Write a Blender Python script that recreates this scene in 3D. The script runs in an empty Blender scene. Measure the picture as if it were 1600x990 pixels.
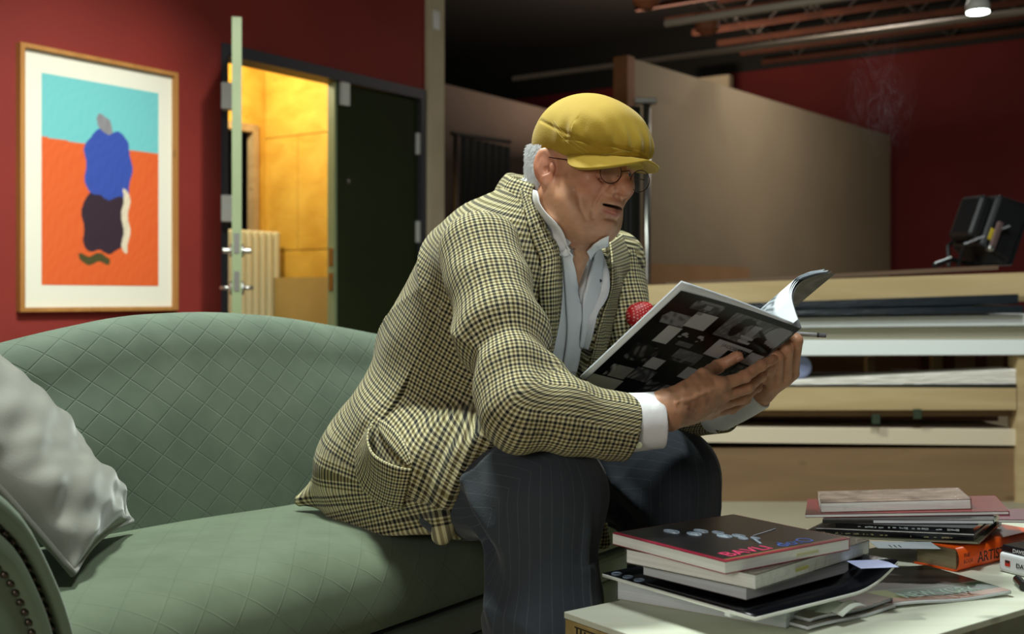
import bpy, bmesh, math, random
import numpy as np
import openvdb as vdb
from mathutils import Vector, Matrix
from mathutils.bvhtree import BVHTree
random.seed(7); np.random.seed(7)
SC = bpy.context.scene
COL = SC.collection
# ------------------------------------------------------------ camera, world, lights, exposure
CAMZ, FPX, HORY = 0.84, 1800.0, 465.0
cam = bpy.data.cameras.new('camera'); camo = bpy.data.objects.new('camera', cam); COL.objects.link(camo)
camo.location = (0, 0, CAMZ); camo.rotation_euler = (math.pi/2, 0, 0)
cam.sensor_width = 36.0; cam.lens = 36.0*FPX/1600.0; cam.shift_y = -(495-HORY)/1600.0
cam.clip_start = 0.05; cam.clip_end = 60
cam.dof.use_dof = True; cam.dof.focus_distance = 2.0; cam.dof.aperture_fstop = 4.2
SC.camera = camo
w = bpy.data.worlds.new('world'); SC.world = w; w.use_nodes = True
w.node_tree.nodes['Background'].inputs[0].default_value = (0.72, 0.73, 0.70, 1)
w.node_tree.nodes['Background'].inputs[1].default_value = 0.07
vs = SC.view_settings
vs.view_transform = 'Standard'; vs.look = 'None'; vs.gamma = 1.0; vs.use_curve_mapping = False; vs.exposure = 0.0

def light(name, kind, loc, target, power, color, size=0.3, size_y=None, spot=60, blend=.5):
    l = bpy.data.lights.new(name, kind); o = bpy.data.objects.new(name, l); COL.objects.link(o)
    l.energy = power; l.color = color; o.location = loc
    if kind == 'AREA':
        l.size = size
        if size_y: l.shape = 'RECTANGLE'; l.size_y = size_y
        else: l.shape = 'DISK'
    else: l.shadow_soft_size = size
    if kind == 'SPOT': l.spot_size = math.radians(spot); l.spot_blend = blend
    d = Vector(target)-Vector(loc)
    o.rotation_euler = d.to_track_quat('-Z', 'Y').to_euler()
    return o
light('key_ceiling_light', 'AREA', (-0.85, 2.95, 3.4), (.1, 1.95, .5), 140, (.90, 1.0, .92), .40)
light('front_ceiling_light', 'AREA', (.4, 1.4, 3.2), (-.2, 3.2, .5), 50, (.93, 1.0, .97), .5)
light('side_fill_light', 'AREA', (-1.3, -.9, 1.4), (.3, 2.1, .8), 24, (1.0, .93, .86), .9)  # added low fill for front faces and undersides, no window stands there
light('rack_spot', 'SPOT', (1.2, 2.6, 3.2), (1.5, 4.75, .55), 190, (.95, 1.0, .98), .12, spot=48, blend=.8)
light('picture_spot', 'SPOT', (-.35, 3.5, 3.1), (-1.75, 5.1, 1.15), 290, (1.0, .96, .88), .06, spot=54, blend=1.0)
light('hall_ceiling_light', 'AREA', (2.6, 8.0, 3.15), (2.6, 8.6, 0), 33, (1.0, .90, .80), .8)
light('joist_fill_light', 'AREA', (1.5, 10.6, 2.2), (1.4, 10.4, 3.9), 85, (1.0, .80, .62), .9)  # added fill hidden behind the partition to brighten the joists
# ------------------------------------------------------------ helpers
def at(px, py, Y): return Vector(((px-800)/FPX*Y, Y, CAMZ-(py-HORY)/FPX*Y))
def onz(px, py, z):
    Y = (CAMZ-z)*FPX/(py-HORY); return Vector(((px-800)/FPX*Y, Y, z))
def srgb(h):
    h = h.lstrip('#'); c = [int(h[i:i+2], 16)/255 for i in (0, 2, 4)]
    return tuple((x/12.92 if x <= .04045 else ((x+.055)/1.055)**2.4) for x in c)
def tag(o, label=None, cat=None, group=None, kind=None):
    if label: o['label'] = label
    if cat: o['category'] = cat
    if group: o['group'] = group
    if kind: o['kind'] = kind
    return o
def empty(name, loc=(0, 0, 0), rz=0, label=None, cat=None, group=None, kind=None):
    o = bpy.data.objects.new(name, None); COL.objects.link(o); o.location = loc; o.rotation_euler = (0, 0, rz)
    o.empty_display_size = .05
    return tag(o, label, cat, group, kind)
def link(name, me, m=None, parent=None, smooth=False, kind=None):
    o = bpy.data.objects.new(name, me); COL.objects.link(o)
    if m: me.materials.append(m) if not me.materials else None
    if parent is not None:
        bpy.context.view_layer.update() if False else None
        o.parent = parent; o.matrix_parent_inverse = wm(parent).inverted()
    if smooth: me.polygons.foreach_set('use_smooth', [True]*len(me.polygons))
    if kind: o['kind'] = kind
    return o
def wm(o):
    m = Matrix.LocRotScale(o.location, o.rotation_euler, o.scale)
    if o.parent: return wm(o.parent) @ o.matrix_parent_inverse @ m
    return m
def mesh(name, vs_, fs): 
    me = bpy.data.meshes.new(name); me.from_pydata([tuple(v) for v in vs_], [], fs); me.update(); return me

class MB:
    def __init__(s): s.v = []; s.f = []
    def hexa(s, c):           # 8 corners: 4 bottom ccw, 4 top
        b = len(s.v); s.v += [tuple(x) for x in c]
        for q in ((3, 2, 1, 0), (4, 5, 6, 7), (0, 1, 5, 4), (1, 2, 6, 5), (2, 3, 7, 6), (3, 0, 4, 7)):
            s.f.append(tuple(b+i for i in q))
        return s
    def box(s, x0, y0, z0, x1, y1, z1, M=None):
        c = [(x0, y0, z0), (x1, y0, z0), (x1, y1, z0), (x0, y1, z0), (x0, y0, z1), (x1, y0, z1), (x1, y1, z1), (x0, y1, z1)]
        if M is not None: c = [M @ Vector(p) for p in c]
        return s.hexa(c)
    def tube(s, pts, r, n=10, cap=True):
        pts = [Vector(p) for p in pts]; rs = r if hasattr(r, '__len__') else [r]*len(pts)
        b = len(s.v); up = None
        for i, p in enumerate(pts):
            t = (pts[min(i+1, len(pts)-1)]-pts[max(i-1, 0)]).normalized()
            if up is None: up = t.orthogonal().normalized()
            up = (up-t*up.dot(t)).normalized(); sd = t.cross(up)
            for k in range(n):
                a = 2*math.pi*k/n; s.v.append(tuple(p+(up*math.cos(a)+sd*math.sin(a))*rs[i]))
        for i in range(len(pts)-1):
            for k in range(n):
                a, c = b+i*n+k, b+i*n+(k+1) % n; s.f.append((a, c, c+n, a+n))
        if cap:
            s.f.append(tuple(b+k for k in reversed(range(n)))); e = b+(len(pts)-1)*n; s.f.append(tuple(e+k for k in range(n)))
        return s
    def lathe(s, prof, M, n=24):   # prof: (r,z)
        b = len(s.v)
        for (r, z) in prof:
            for k in range(n):
                a = 2*math.pi*k/n; s.v.append(tuple(M @ Vector((r*math.cos(a), r*math.sin(a), z))))
        for i in range(len(prof)-1):
            for k in range(n):
                a, c = b+i*n+k, b+i*n+(k+1) % n; s.f.append((a, c, c+n, a+n))
        s.f.append(tuple(b+k for k in reversed(range(n)))); e = b+(len(prof)-1)*n; s.f.append(tuple(e+k for k in range(n)))
        return s
    def prism(s, poly, z0, z1, M=None):
        b = len(s.v); n = len(poly)
        for z in (z0, z1):
            for p in poly:
                q = Vector((p[0], p[1], z)); s.v.append(tuple(M @ q if M is not None else q))
        s.f.append(tuple(b+i for i in reversed(range(n)))); s.f.append(tuple(b+n+i for i in range(n)))
        for i in range(n): j = (i+1) % n; s.f.append((b+i, b+j, b+n+j, b+n+i))
        return s
    def build(s, name, m, parent=None, bevel=0, smooth=False, kind=None, seg=2):
        me = mesh(name, s.v, s.f)
        bm = bmesh.new(); bm.from_mesh(me); bmesh.ops.recalc_face_normals(bm, faces=bm.faces)
        if bevel: bmesh.ops.bevel(bm, geom=[e for e in bm.edges if len(e.link_faces) == 2 and e.calc_face_angle(0) > .5], offset=bevel, segments=seg, affect='EDGES', profile=.5)
        bm.to_mesh(me); bm.free()
        return link(name, me, m, parent, smooth, kind)
def grid_obj(name, P, m, parent=None, UV=None, col=None, thick=0, smooth=True, closed_u=False, kind=None, offset=-1):
    """P: (nu,nv,3) array"""
    P = np.asarray(P); nu, nv = P.shape[:2]
    fs = []
    for i in range(nu-1 if not closed_u else nu):
        i2 = (i+1) % nu
        for j in range(nv-1): fs.append((i*nv+j, i2*nv+j, i2*nv+j+1, i*nv+j+1))
    me = mesh(name, P.reshape(-1, 3), fs)
    if UV is not None:
        uv = me.uv_layers.new(name='UVMap'); U = np.asarray(UV).reshape(-1, 2)
        li = np.empty(len(me.loops), dtype=np.int32); me.loops.foreach_get('vertex_index', li)
        uv.data.foreach_set('uv', U[li].astype(np.float32).ravel())
    if col is not None: set_col(me, np.asarray(col).reshape(-1, 3))
    o = link(name, me, m, parent, smooth, kind)
    if thick:
        md = o.modifiers.new('thickness', 'SOLIDIFY'); md.thickness = thick; md.offset = offset
    return o
def set_col(me, c):
    a = me.color_attributes.new('Col', 'FLOAT_COLOR', 'POINT')
    c4 = np.ones((len(c), 4), np.float32); c4[:, :3] = c
    a.data.foreach_set('color', c4.ravel())

# ------------------------------------------------------------ materials
def nt(name):
    m = bpy.data.materials.new(name); m.use_nodes = True; n = m.node_tree
    return m, n, n.nodes['Principled BSDF']
def setc(b, c): b.inputs['Base Color'].default_value = (*c, 1)
def mat(name, c, rough=.6, c2=None, scale=8.0, amt=.5, bump=0, bscale=None, metal=0, stretch=None, sheen=0, coat=0, spec=None, detail=4, dist=.002):
    m, n, b = nt(name); c = srgb(c) if isinstance(c, str) else c
    setc(b, c); b.inputs['Roughness'].default_value = rough; b.inputs['Metallic'].default_value = metal
    if spec is not None: b.inputs['Specular IOR Level'].default_value = spec
    if sheen: b.inputs['Sheen Weight'].default_value = sheen; b.inputs['Sheen Roughness'].default_value = .4
    if coat: b.inputs['Coat Weight'].default_value = coat; b.inputs['Coat Roughness'].default_value = .12
    L = n.links.new
    tc = n.nodes.new('ShaderNodeTexCoord'); mp = n.nodes.new('ShaderNodeMapping'); L(tc.outputs['Object'], mp.inputs[0])
    if stretch: mp.inputs['Scale'].default_value = stretch
    if c2 is not None:
        c2 = srgb(c2) if isinstance(c2, str) else c2
        t = n.nodes.new('ShaderNodeTexNoise'); t.inputs['Scale'].default_value = scale; t.inputs['Detail'].default_value = detail
        L(mp.outputs[0], t.inputs[0])
        r = n.nodes.new('ShaderNodeMapRange'); r.inputs[1].default_value = .5-amt*.5; r.inputs[2].default_value = .5+amt*.5
        L(t.outputs[0], r.inputs[0]); x = n.nodes.new('ShaderNodeMix'); x.data_type = 'RGBA'
        x.inputs[6].default_value = (*c, 1); x.inputs[7].default_value = (*c2, 1)
        L(r.outputs[0], x.inputs[0]); L(x.outputs[2], b.inputs['Base Color'])
    if bump:
        t = n.nodes.new('ShaderNodeTexNoise'); t.inputs['Scale'].default_value = bscale or scale*4; t.inputs['Detail'].default_value = 5
        L(mp.outputs[0], t.inputs[0]); bp = n.nodes.new('ShaderNodeBump'); bp.inputs['Strength'].default_value = bump; bp.inputs['Distance'].default_value = dist
        L(t.outputs[0], bp.inputs['Height']); L(bp.outputs[0], b.inputs['Normal'])
    return m
def matcol(name, rough=.5, bump=0, bscale=200, sss=0, coat=0, noise=0, nscale=60, dist=.001, spec=None, sheen=0):
    m, n, b = nt(name); L = n.links.new
    a = n.nodes.new('ShaderNodeVertexColor'); a.layer_name = 'Col'
    b.inputs['Roughness'].default_value = rough
    if coat: b.inputs['Coat Weight'].default_value = coat; b.inputs['Coat Roughness'].default_value = .15
    if spec is not None: b.inputs['Specular IOR Level'].default_value = spec
    if sheen: b.inputs['Sheen Weight'].default_value = sheen
    tc = n.nodes.new('ShaderNodeTexCoord')
    if noise:
        t = n.nodes.new('ShaderNodeTexNoise'); t.inputs['Scale'].default_value = nscale; t.inputs['Detail'].default_value = 5; L(tc.outputs['Object'], t.inputs[0])
        r = n.nodes.new('ShaderNodeMapRange'); r.inputs[1].default_value = .3; r.inputs[2].default_value = .7; r.inputs[3].default_value = 1-noise; r.inputs[4].default_value = 1+noise*.6
        L(t.outputs[0], r.inputs[0]); x = n.nodes.new('ShaderNodeVectorMath'); x.operation = 'SCALE'
        L(a.outputs[0], x.inputs[0]); L(r.outputs[0], x.inputs['Scale']); L(x.outputs[0], b.inputs['Base Color'])
    else: L(a.outputs[0], b.inputs['Base Color'])
    if sss:
        b.inputs['Subsurface Weight'].default_value = sss; b.inputs['Subsurface Radius'].default_value = (.012, .004, .002); b.inputs['Subsurface Scale'].default_value = .5
    if bump:
        t = n.nodes.new('ShaderNodeTexNoise'); t.inputs['Scale'].default_value = bscale; t.inputs['Detail'].default_value = 6; L(tc.outputs['Object'], t.inputs[0])
        bp = n.nodes.new('ShaderNodeBump'); bp.inputs['Strength'].default_value = bump; bp.inputs['Distance'].default_value = dist
        L(t.outputs[0], bp.inputs['Height']); L(bp.outputs[0], b.inputs['Normal'])
    return m
def mth(n, op, a, b=None, c=None):
    x = n.nodes.new('ShaderNodeMath'); x.operation = op
    for i, v in enumerate((a, b, c)):
        if v is None: continue
        if isinstance(v, (int, float)): x.inputs[i].default_value = v
        else: n.links.new(v, x.inputs[i])
    return x.outputs[0]
def plaid(name='houndstooth_check_wool', P=.0150):
    m, n, b = nt(name); L = n.links.new
    uv = n.nodes.new('ShaderNodeUVMap'); s = n.nodes.new('ShaderNodeSeparateXYZ'); L(uv.outputs[0], s.inputs[0])
    tc = n.nodes.new('ShaderNodeTexCoord')
    cols = []
    for ax in (0, 1):
        f = mth(n, 'FRACT', mth(n, 'DIVIDE', s.outputs[ax], P))
        r = n.nodes.new('ShaderNodeValToRGB'); L(f, r.inputs[0]); e = r.color_ramp
        cream, navy, olive, rust = srgb('#e6e0c4'), srgb('#0a0e18'), srgb('#827b42'), srgb('#74543a')
        st = [(0, cream), (.20, cream), (.26, navy), (.48, navy), (.54, cream), (.70, cream), (.76, olive if ax else rust), (.94, olive), (1.0, cream)]
        e.elements[0].position = 0; e.elements[0].color = (*st[0][1], 1); e.elements[1].position = 1; e.elements[1].color = (*st[-1][1], 1)
        for p, c in st[1:-1]: q = e.elements.new(p); q.color = (*c, 1)
        cols.append(r.outputs[0])
    # twill: the diagonal rib decides which thread lies on top
    tw = mth(n, 'SINE', mth(n, 'MULTIPLY', mth(n, 'ADD', s.outputs[0], s.outputs[1]), 2*math.pi/.0016))
    k = mth(n, 'MULTIPLY_ADD', tw, .10, .5)
    x = n.nodes.new('ShaderNodeMix'); x.data_type = 'RGBA'; L(k, x.inputs[0]); L(cols[0], x.inputs[6]); L(cols[1], x.inputs[7])
    # darken crossings of two dark threads slightly by multiply mix
    y = n.nodes.new('ShaderNodeMix'); y.data_type = 'RGBA'; y.blend_type = 'MULTIPLY'; y.inputs[0].default_value = .85
    L(x.outputs[2], y.inputs[6]); L(x.outputs[2], y.inputs[7])
    L(y.outputs[2], b.inputs['Base Color'])
    b.inputs['Roughness'].default_value = .85; b.inputs['Specular IOR Level'].default_value = .25
    b.inputs['Sheen Weight'].default_value = .08
    t = n.nodes.new('ShaderNodeTexNoise'); t.inputs['Scale'].default_value = 22; t.inputs['Detail'].default_value = 3; L(tc.outputs['Object'], t.inputs[0])
    h = mth(n, 'MULTIPLY_ADD', t.outputs[0], 6.0, tw)
    bp = n.nodes.new('ShaderNodeBump'); bp.inputs['Strength'].default_value = .35; bp.inputs['Distance'].default_value = .0012
    L(h, bp.inputs['Height']); L(bp.outputs[0], b.inputs['Normal'])
    return m
def quilt(name, base, base2, D=.058, st=.8):
    m, n, b = nt(name); L = n.links.new
    uv = n.nodes.new('ShaderNodeUVMap'); s = n.nodes.new('ShaderNodeSeparateXYZ'); L(uv.outputs[0], s.inputs[0])
    hs = []
    for sg in (1, -1):
        q = mth(n, 'MULTIPLY_ADD', s.outputs[1], sg*1.05, s.outputs[0])
        f = mth(n, 'FRACT', mth(n, 'DIVIDE', q, D))
        d = mth(n, 'ABSOLUTE', mth(n, 'SUBTRACT', f, .5))        # .5 at the seam
        hs.append(mth(n, 'SMOOTH_MIN', mth(n, 'MULTIPLY', mth(n, 'SUBTRACT', .5, d), 26.0), 1.0, .3))
    h = mth(n, 'MINIMUM', hs[0], hs[1])
    tc = n.nodes.new('ShaderNodeTexCoord')
    t = n.nodes.new('ShaderNodeTexNoise'); t.inputs['Scale'].default_value = 7; t.inputs['Detail'].default_value = 6; t.inputs['Roughness'].default_value = .6; L(tc.outputs['Object'], t.inputs[0])
    r = n.nodes.new('ShaderNodeMapRange'); r.inputs[1].default_value = .35; r.inputs[2].default_value = .65; L(t.outputs[0], r.inputs[0])
    x = n.nodes.new('ShaderNodeMix'); x.data_type = 'RGBA'; x.inputs[6].default_value = (*srgb(base), 1); x.inputs[7].default_value = (*srgb(base2), 1); L(r.outputs[0], x.inputs[0])
    y = n.nodes.new('ShaderNodeMix'); y.data_type = 'RGBA'; y.blend_type = 'MULTIPLY'; y.inputs[0].default_value = 1
    g = mth(n, 'MULTIPLY_ADD', h, .30*st, 1-.30*st); cc = n.nodes.new('ShaderNodeCombineColor')
    for i in range(3): L(g, cc.inputs[i])
    L(x.outputs[2], y.inputs[6]); L(cc.outputs[0], y.inputs[7]); L(y.outputs[2], b.inputs['Base Color'])
    b.inputs['Roughness'].default_value = .8; b.inputs['Specular IOR Level'].default_value = .3
    b.inputs['Sheen Weight'].default_value = .16; b.inputs['Sheen Roughness'].default_value = .45; b.inputs['Sheen Tint'].default_value = (.85, 1, .92, 1)
    t2 = n.nodes.new('ShaderNodeTexNoise'); t2.inputs['Scale'].default_value = 160; L(tc.outputs['Object'], t2.inputs[0])
    hh = mth(n, 'MULTIPLY_ADD', t2.outputs[0], .12, h)
    bp = n.nodes.new('ShaderNodeBump'); bp.inputs['Strength'].default_value = st; bp.inputs['Distance'].default_value = .0016
    L(hh, bp.inputs['Height']); L(bp.outputs[0], b.inputs['Normal'])
    return m
def woodmat(name, c, c2, axis=0, rough=.6, scale=3.0, knots=True, bump=.15):
    m, n, b = nt(name); L = n.links.new
    tc = n.nodes.new('ShaderNodeTexCoord'); mp = n.nodes.new('ShaderNodeMapping'); sc = [scale*7]*3; sc[axis] = scale*.7
    mp.inputs['Scale'].default_value = sc; L(tc.outputs['Object'], mp.inputs[0])
    t = n.nodes.new('ShaderNodeTexNoise'); t.inputs['Scale'].default_value = 1; t.inputs['Detail'].default_value = 6; t.inputs['Distortion'].default_value = .8; L(mp.outputs[0], t.inputs[0])
    r = n.nodes.new('ShaderNodeMapRange'); r.inputs[1].default_value = .3; r.inputs[2].default_value = .7; L(t.outputs[0], r.inputs[0])
    x = n.nodes.new('ShaderNodeMix'); x.data_type = 'RGBA'; x.inputs[6].default_value = (*srgb(c), 1); x.inputs[7].default_value = (*srgb(c2), 1); L(r.outputs[0], x.inputs[0])
    out = x.outputs[2]
    if knots:
        mp2 = n.nodes.new('ShaderNodeMapping'); s2 = [9.0]*3; s2[axis] = 4.0; mp2.inputs['Scale'].default_value = s2; L(tc.outputs['Object'], mp2.inputs[0])
        v = n.nodes.new('ShaderNodeTexVoronoi'); v.inputs['Scale'].default_value = 1; L(mp2.outputs[0], v.inputs[0])
        rr = n.nodes.new('ShaderNodeMapRange'); rr.inputs[1].default_value = .04; rr.inputs[2].default_value = .12; rr.inputs[3].default_value = .55; rr.inputs[4].default_value = 0; L(v.outputs['Distance'], rr.inputs[0])
        y = n.nodes.new('ShaderNodeMix'); y.data_type = 'RGBA'; L(rr.outputs[0], y.inputs[0]); L(out, y.inputs[6]); y.inputs[7].default_value = (*[k*.35 for k in srgb(c2)], 1); out = y.outputs[2]
    L(out, b.inputs['Base Color']); b.inputs['Roughness'].default_value = rough
    bp = n.nodes.new('ShaderNodeBump'); bp.inputs['Strength'].default_value = bump; bp.inputs['Distance'].default_value = .001; L(t.outputs[0], bp.inputs['Height']); L(bp.outputs[0], b.inputs['Normal'])
    return m
def emis(name, c, s):
    m, n, b = nt(name); setc(b, (0, 0, 0)); b.inputs['Emission Color'].default_value = (*c, 1); b.inputs['Emission Strength'].default_value = s; return m
def text_obj(name, s, size, M, m, parent, depth=.0004, shear=0, align='LEFT'):
    cu = bpy.data.curves.new(name, 'FONT'); cu.body = s; cu.size = size; cu.extrude = depth; cu.shear = shear; cu.align_x = align
    o = bpy.data.objects.new(name+'_src', cu); COL.objects.link(o)
    dg = bpy.context.evaluated_depsgraph_get(); me = bpy.data.meshes.new_from_object(o.evaluated_get(dg)); bpy.data.objects.remove(o)
    me.name = name; me.transform(M); me.materials.clear()
    return link(name, me, m, parent)
def frame(o, x, y, z=None):
    x = Vector(x).normalized(); y = Vector(y); y = (y-x*y.dot(x)).normalized(); z = x.cross(y)
    return Matrix.Translation(Vector(o)) @ Matrix((x, y, z)).transposed().to_4x4()

# ------------------------------------------------------------ implicit surfaces
def A(v): return np.array(v, dtype=np.float32)
def nrm(v): v = np.asarray(v, float); return v/np.linalg.norm(v)
def smin(a, b, k):
    h = np.maximum(k-np.abs(a-b), 0)/k; return np.minimum(a, b)-h*h*k*.25
def smax(a, b, k): return -smin(-a, -b, k)
def sph(P, c, r): return np.sqrt(((P-A(c))**2).sum(1))-r
def ell(P, c, r, R=None):
    q = P-A(c)
    if R is not None: q = q @ R
    r = A(r); k0 = np.sqrt(((q/r)**2).sum(1)); k1 = np.sqrt(((q/(r*r))**2).sum(1))+1e-9
    return k0*(k0-1)/k1
def cone(P, a, b, ra, rb):
    a = A(a); b = A(b); ab = b-a; t = np.clip(((P-a) @ ab)/(ab @ ab), 0, 1)
    return np.sqrt(((P-a-t[:, None]*ab)**2).sum(1))-(ra+(rb-ra)*t)
def chainc(P, pts, k=.0):
    d = None
    for (a, ra), (b, rb) in zip(pts[:-1], pts[1:]):
        e = cone(P, a, b, ra, rb); d = e if d is None else (smin(d, e, k) if k else np.minimum(d, e))
    return d
def wob(P, f, seed=0, n=4):
    rs = np.random.RandomState(seed); o = 0
    for i in range(n):
        k = rs.normal(size=3); k = k/np.linalg.norm(k)*f*(.7+.6*rs.rand()); o = o+np.sin(P @ A(k)+rs.rand()*6.28)
    return o/n
def sdf_mesh(name, f, lo, hi, vox, flip=None, newton=1):
    lo = np.floor(np.array(lo)/vox/64).astype(int)*64; hi = np.ceil(np.array(hi)/vox/64).astype(int)*64
    g = vdb.FloatGrid(background=3*vox)
    blocks = np.stack(np.meshgrid(*[np.arange(lo[i], hi[i], 64) for i in range(3)], indexing='ij'), -1).reshape(-1, 3)
    B = 64
    while True:
        c = (blocks+B/2-.5)*vox; d = f(c.astype(np.float32)); R = B*vox*.866*1.35+vox*2+.004
        far = np.abs(d) > R
        for b in blocks[far & (d < 0)]:
            g.fill(tuple(int(x) for x in b), tuple(int(x)+B-1 for x in b), -3*vox, False)
        blocks = blocks[~far]
        if B == 8: break
        B //= 2
        off = np.stack(np.meshgrid([0, B], [0, B], [0, B], indexing='ij'), -1).reshape(-1, 3)
        blocks = (blocks[:, None, :]+off[None]).reshape(-1, 3)
    o8 = np.stack(np.meshgrid(*[np.arange(8)]*3, indexing='ij'), -1).reshape(-1, 3)
    for i in range(0, len(blocks), 400):
        bb = blocks[i:i+400]; p = ((bb[:, None, :]+o8[None]).reshape(-1, 3)*vox).astype(np.float32)
        d = np.clip(f(p), -3*vox, 3*vox).astype(np.float32).reshape(len(bb), 8, 8, 8)
        for k, b in enumerate(bb): g.copyFromArray(d[k], ijk=tuple(int(x) for x in b))
    pts, q = g.convertToQuads(isovalue=0.0)
    pts = (pts*vox).astype(np.float32)
    for _ in range(newton):
        e = vox*.4; d0 = f(pts)
        gr = np.stack([f(pts+A(np.eye(3)[i]*e))-d0 for i in range(3)], 1)/e
        gl = (gr**2).sum(1); step = np.clip(d0/np.maximum(gl, .25), -vox*.5, vox*.5); pts = pts-gr*step[:, None]
    q = q[:, ::-1]
    me = bpy.data.meshes.new(name); me.vertices.add(len(pts)); me.vertices.foreach_set('co', pts.ravel())
    me.loops.add(len(q)*4); me.loops.foreach_set('vertex_index', q.ravel().astype(np.int32))
    me.polygons.add(len(q)); me.polygons.foreach_set('loop_start', np.arange(0, len(q)*4, 4, dtype=np.int32))
    me.update(calc_edges=True)
    me.polygons.foreach_set('use_smooth', [True]*len(q))
    # orientation check with signed volume
    a, b, c = pts[q[:, 0]], pts[q[:, 1]], pts[q[:, 2]]
    if (np.einsum('ij,ij->i', a-pts.mean(0), np.cross(b-pts.mean(0), c-pts.mean(0)))).sum() < 0: me.flip_normals()
    print(name, len(pts), len(blocks))
    return me, pts
def keep_largest(me):
    return me
def loop_uv(me, uv, period=None):
    n = len(me.loops); li = np.empty(n, dtype=np.int32); me.loops.foreach_get('vertex_index', li)
    U = uv[li].reshape(-1, 4, 2).copy()
    if period:
        u = U[:, :, 0]; mx = u.max(1, keepdims=True); per = period if np.isscalar(period) else period[li].reshape(-1, 4).mean(1, keepdims=True)
        wrap = (mx-u) > per*.5; u[wrap] += np.broadcast_to(per, u.shape)[wrap]
    l = me.uv_layers.new(name='UVMap'); l.data.foreach_set('uv', U.astype(np.float32).ravel())
def trace(f, px, py, Y0=1.2, Y1=3.2):
    """where the line of sight through a photograph pixel meets the surface of a body"""
    px = np.asarray(px, float); py = np.asarray(py, float)
    d = np.stack([(px-800)/FPX, np.ones_like(px), -(py-HORY)/FPX], 1); L = np.linalg.norm(d, axis=1); Y = np.full(len(px), Y0)
    for _ in range(90):
        P = d*Y[:, None]; P[:, 2] += CAMZ; Y = np.minimum(Y+f(P.astype(np.float32))*.7/L, Y1)
    hit = Y < Y1-.02        # a line that misses keeps the depth of the nearest one that hits
    if hit.any(): Y = np.where(hit, Y, Y[hit][np.abs(np.arange(len(Y))[:, None]-np.where(hit)[0][None]).argmin(1)])
    P = d*Y[:, None]; P[:, 2] += CAMZ; return P
def spline(pts, n):
    pts = np.asarray(pts, float); m = len(pts)
    if m == 2: t = np.linspace(0, 1, n)[:, None]; return pts[0]*(1-t)+pts[1]*t
    s = np.concatenate([[0], np.cumsum(np.linalg.norm(np.diff(pts, axis=0), axis=1))]); u = np.linspace(0, s[-1], n)
    out = np.empty((n, pts.shape[1])); tg = np.gradient(pts, s, axis=0)
    for i, x in enumerate(u):
        k = min(np.searchsorted(s, x, side='right')-1, m-2); h = s[k+1]-s[k]; t = (x-s[k])/h
        out[i] = (2*t**3-3*t**2+1)*pts[k]+(t**3-2*t**2+t)*h*tg[k]+(-2*t**3+3*t**2)*pts[k+1]+(t**3-t**2)*h*tg[k+1]
    return out
def ruled(Apts, Bpts, nu, nv):
    a, b = spline(Apts, nv), spline(Bpts, nv); t = np.linspace(0, 1, nu)[:, None, None]
    return a[None]*(1-t)+b[None]*t
# ------------------------------------------------------------ the setting
F3 = Vector((.816, -.578, 0)); L3 = Vector((.578, .816, 0)); U3 = Vector((0, 0, 1))
def structure(o): o['kind'] = 'structure'; return o
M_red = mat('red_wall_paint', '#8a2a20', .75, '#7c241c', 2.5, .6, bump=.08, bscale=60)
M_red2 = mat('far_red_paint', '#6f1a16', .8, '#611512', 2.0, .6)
M_floor = mat('concrete_floor', '#97907c', .55, '#857b66', 2.2, .7, bump=.05, bscale=30)
M_trim = mat('cream_post_paint', '#cdbf9f', .7, '#bfb092', 5, .5)
M_dark = mat('black_paint', '#15140f', .7)
M_frame = mat('grey_door_frame', '#3b3a40', .5)
M_door = mat('dark_green_door_paint', '#2a3218', .75, '#252c15', 3, .5, spec=.2)
M_dooredge = mat('pale_green_door_edge', '#8f9f79', .5, '#82936c', 6, .5)
M_steel = mat('brushed_steel', '#c2c2bd', .28, metal=1)
M_white = mat('white_enamel', '#d9d9d2', .4)
M_rad = mat('cream_radiator', '#dfe0bc', .5)
M_ply = woodmat('yellow_plywood', '#dcb84e', '#c89d36', 0, .6, 1.2)
M_brownply = woodmat('brown_plywood', '#836848', '#6d5338', 0, .7, 1.2)
M_part = mat('partition_board', '#9a8a70', .8, '#8f8068', 1.5, .5)
M_lumber = woodmat('pine_lumber', '#bba67c', '#a38c62', 0, .6, 1.5)
M_joist = woodmat('rusty_joist', '#5c2e19', '#43200f', 0, .8, 1.0, knots=False)
M_card = mat('cardboard', '#a9825c', .85, '#9c7651', 5, .4)

fl = MB().box(-7, -1.5, -.1, 9, 16, 0).build('floor', M_floor); structure(fl)
W0 = Vector((-1.45, 5.8, 0)); WD = Vector((.570, .821, 0)); WN = Vector((.821, -.570, 0))   # wall direction, wall normal into the hall
MW = frame(W0, WD, -WN)      # local x along wall, y = behind the wall, z up  (x cross y = z)
MW = Matrix((( WD.x, -WN.x, 0, W0.x), (WD.y, -WN.y, 0, W0.y), (0, 0, 1, 0), (0, 0, 0, 1)))
HC = 3.95
wl = MB()
wl.box(-6.0, 0, 0, 0, .12, HC, MW); wl.box(0, 0, 2.10, 1.60, .12, HC, MW)
structure(wl.build('wall_left', M_red))
# door frame
dfm = MB()
dfm.box(-.02, -.012, 0, .018, .13, 2.12, MW); dfm.box(1.555, -.012, 0, 1.60, .13, 2.12, MW); dfm.box(.018, -.012, 2.06, 1.555, .13, 2.12, MW)
fr = structure(dfm.build('trim_1', M_frame)); 
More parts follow.
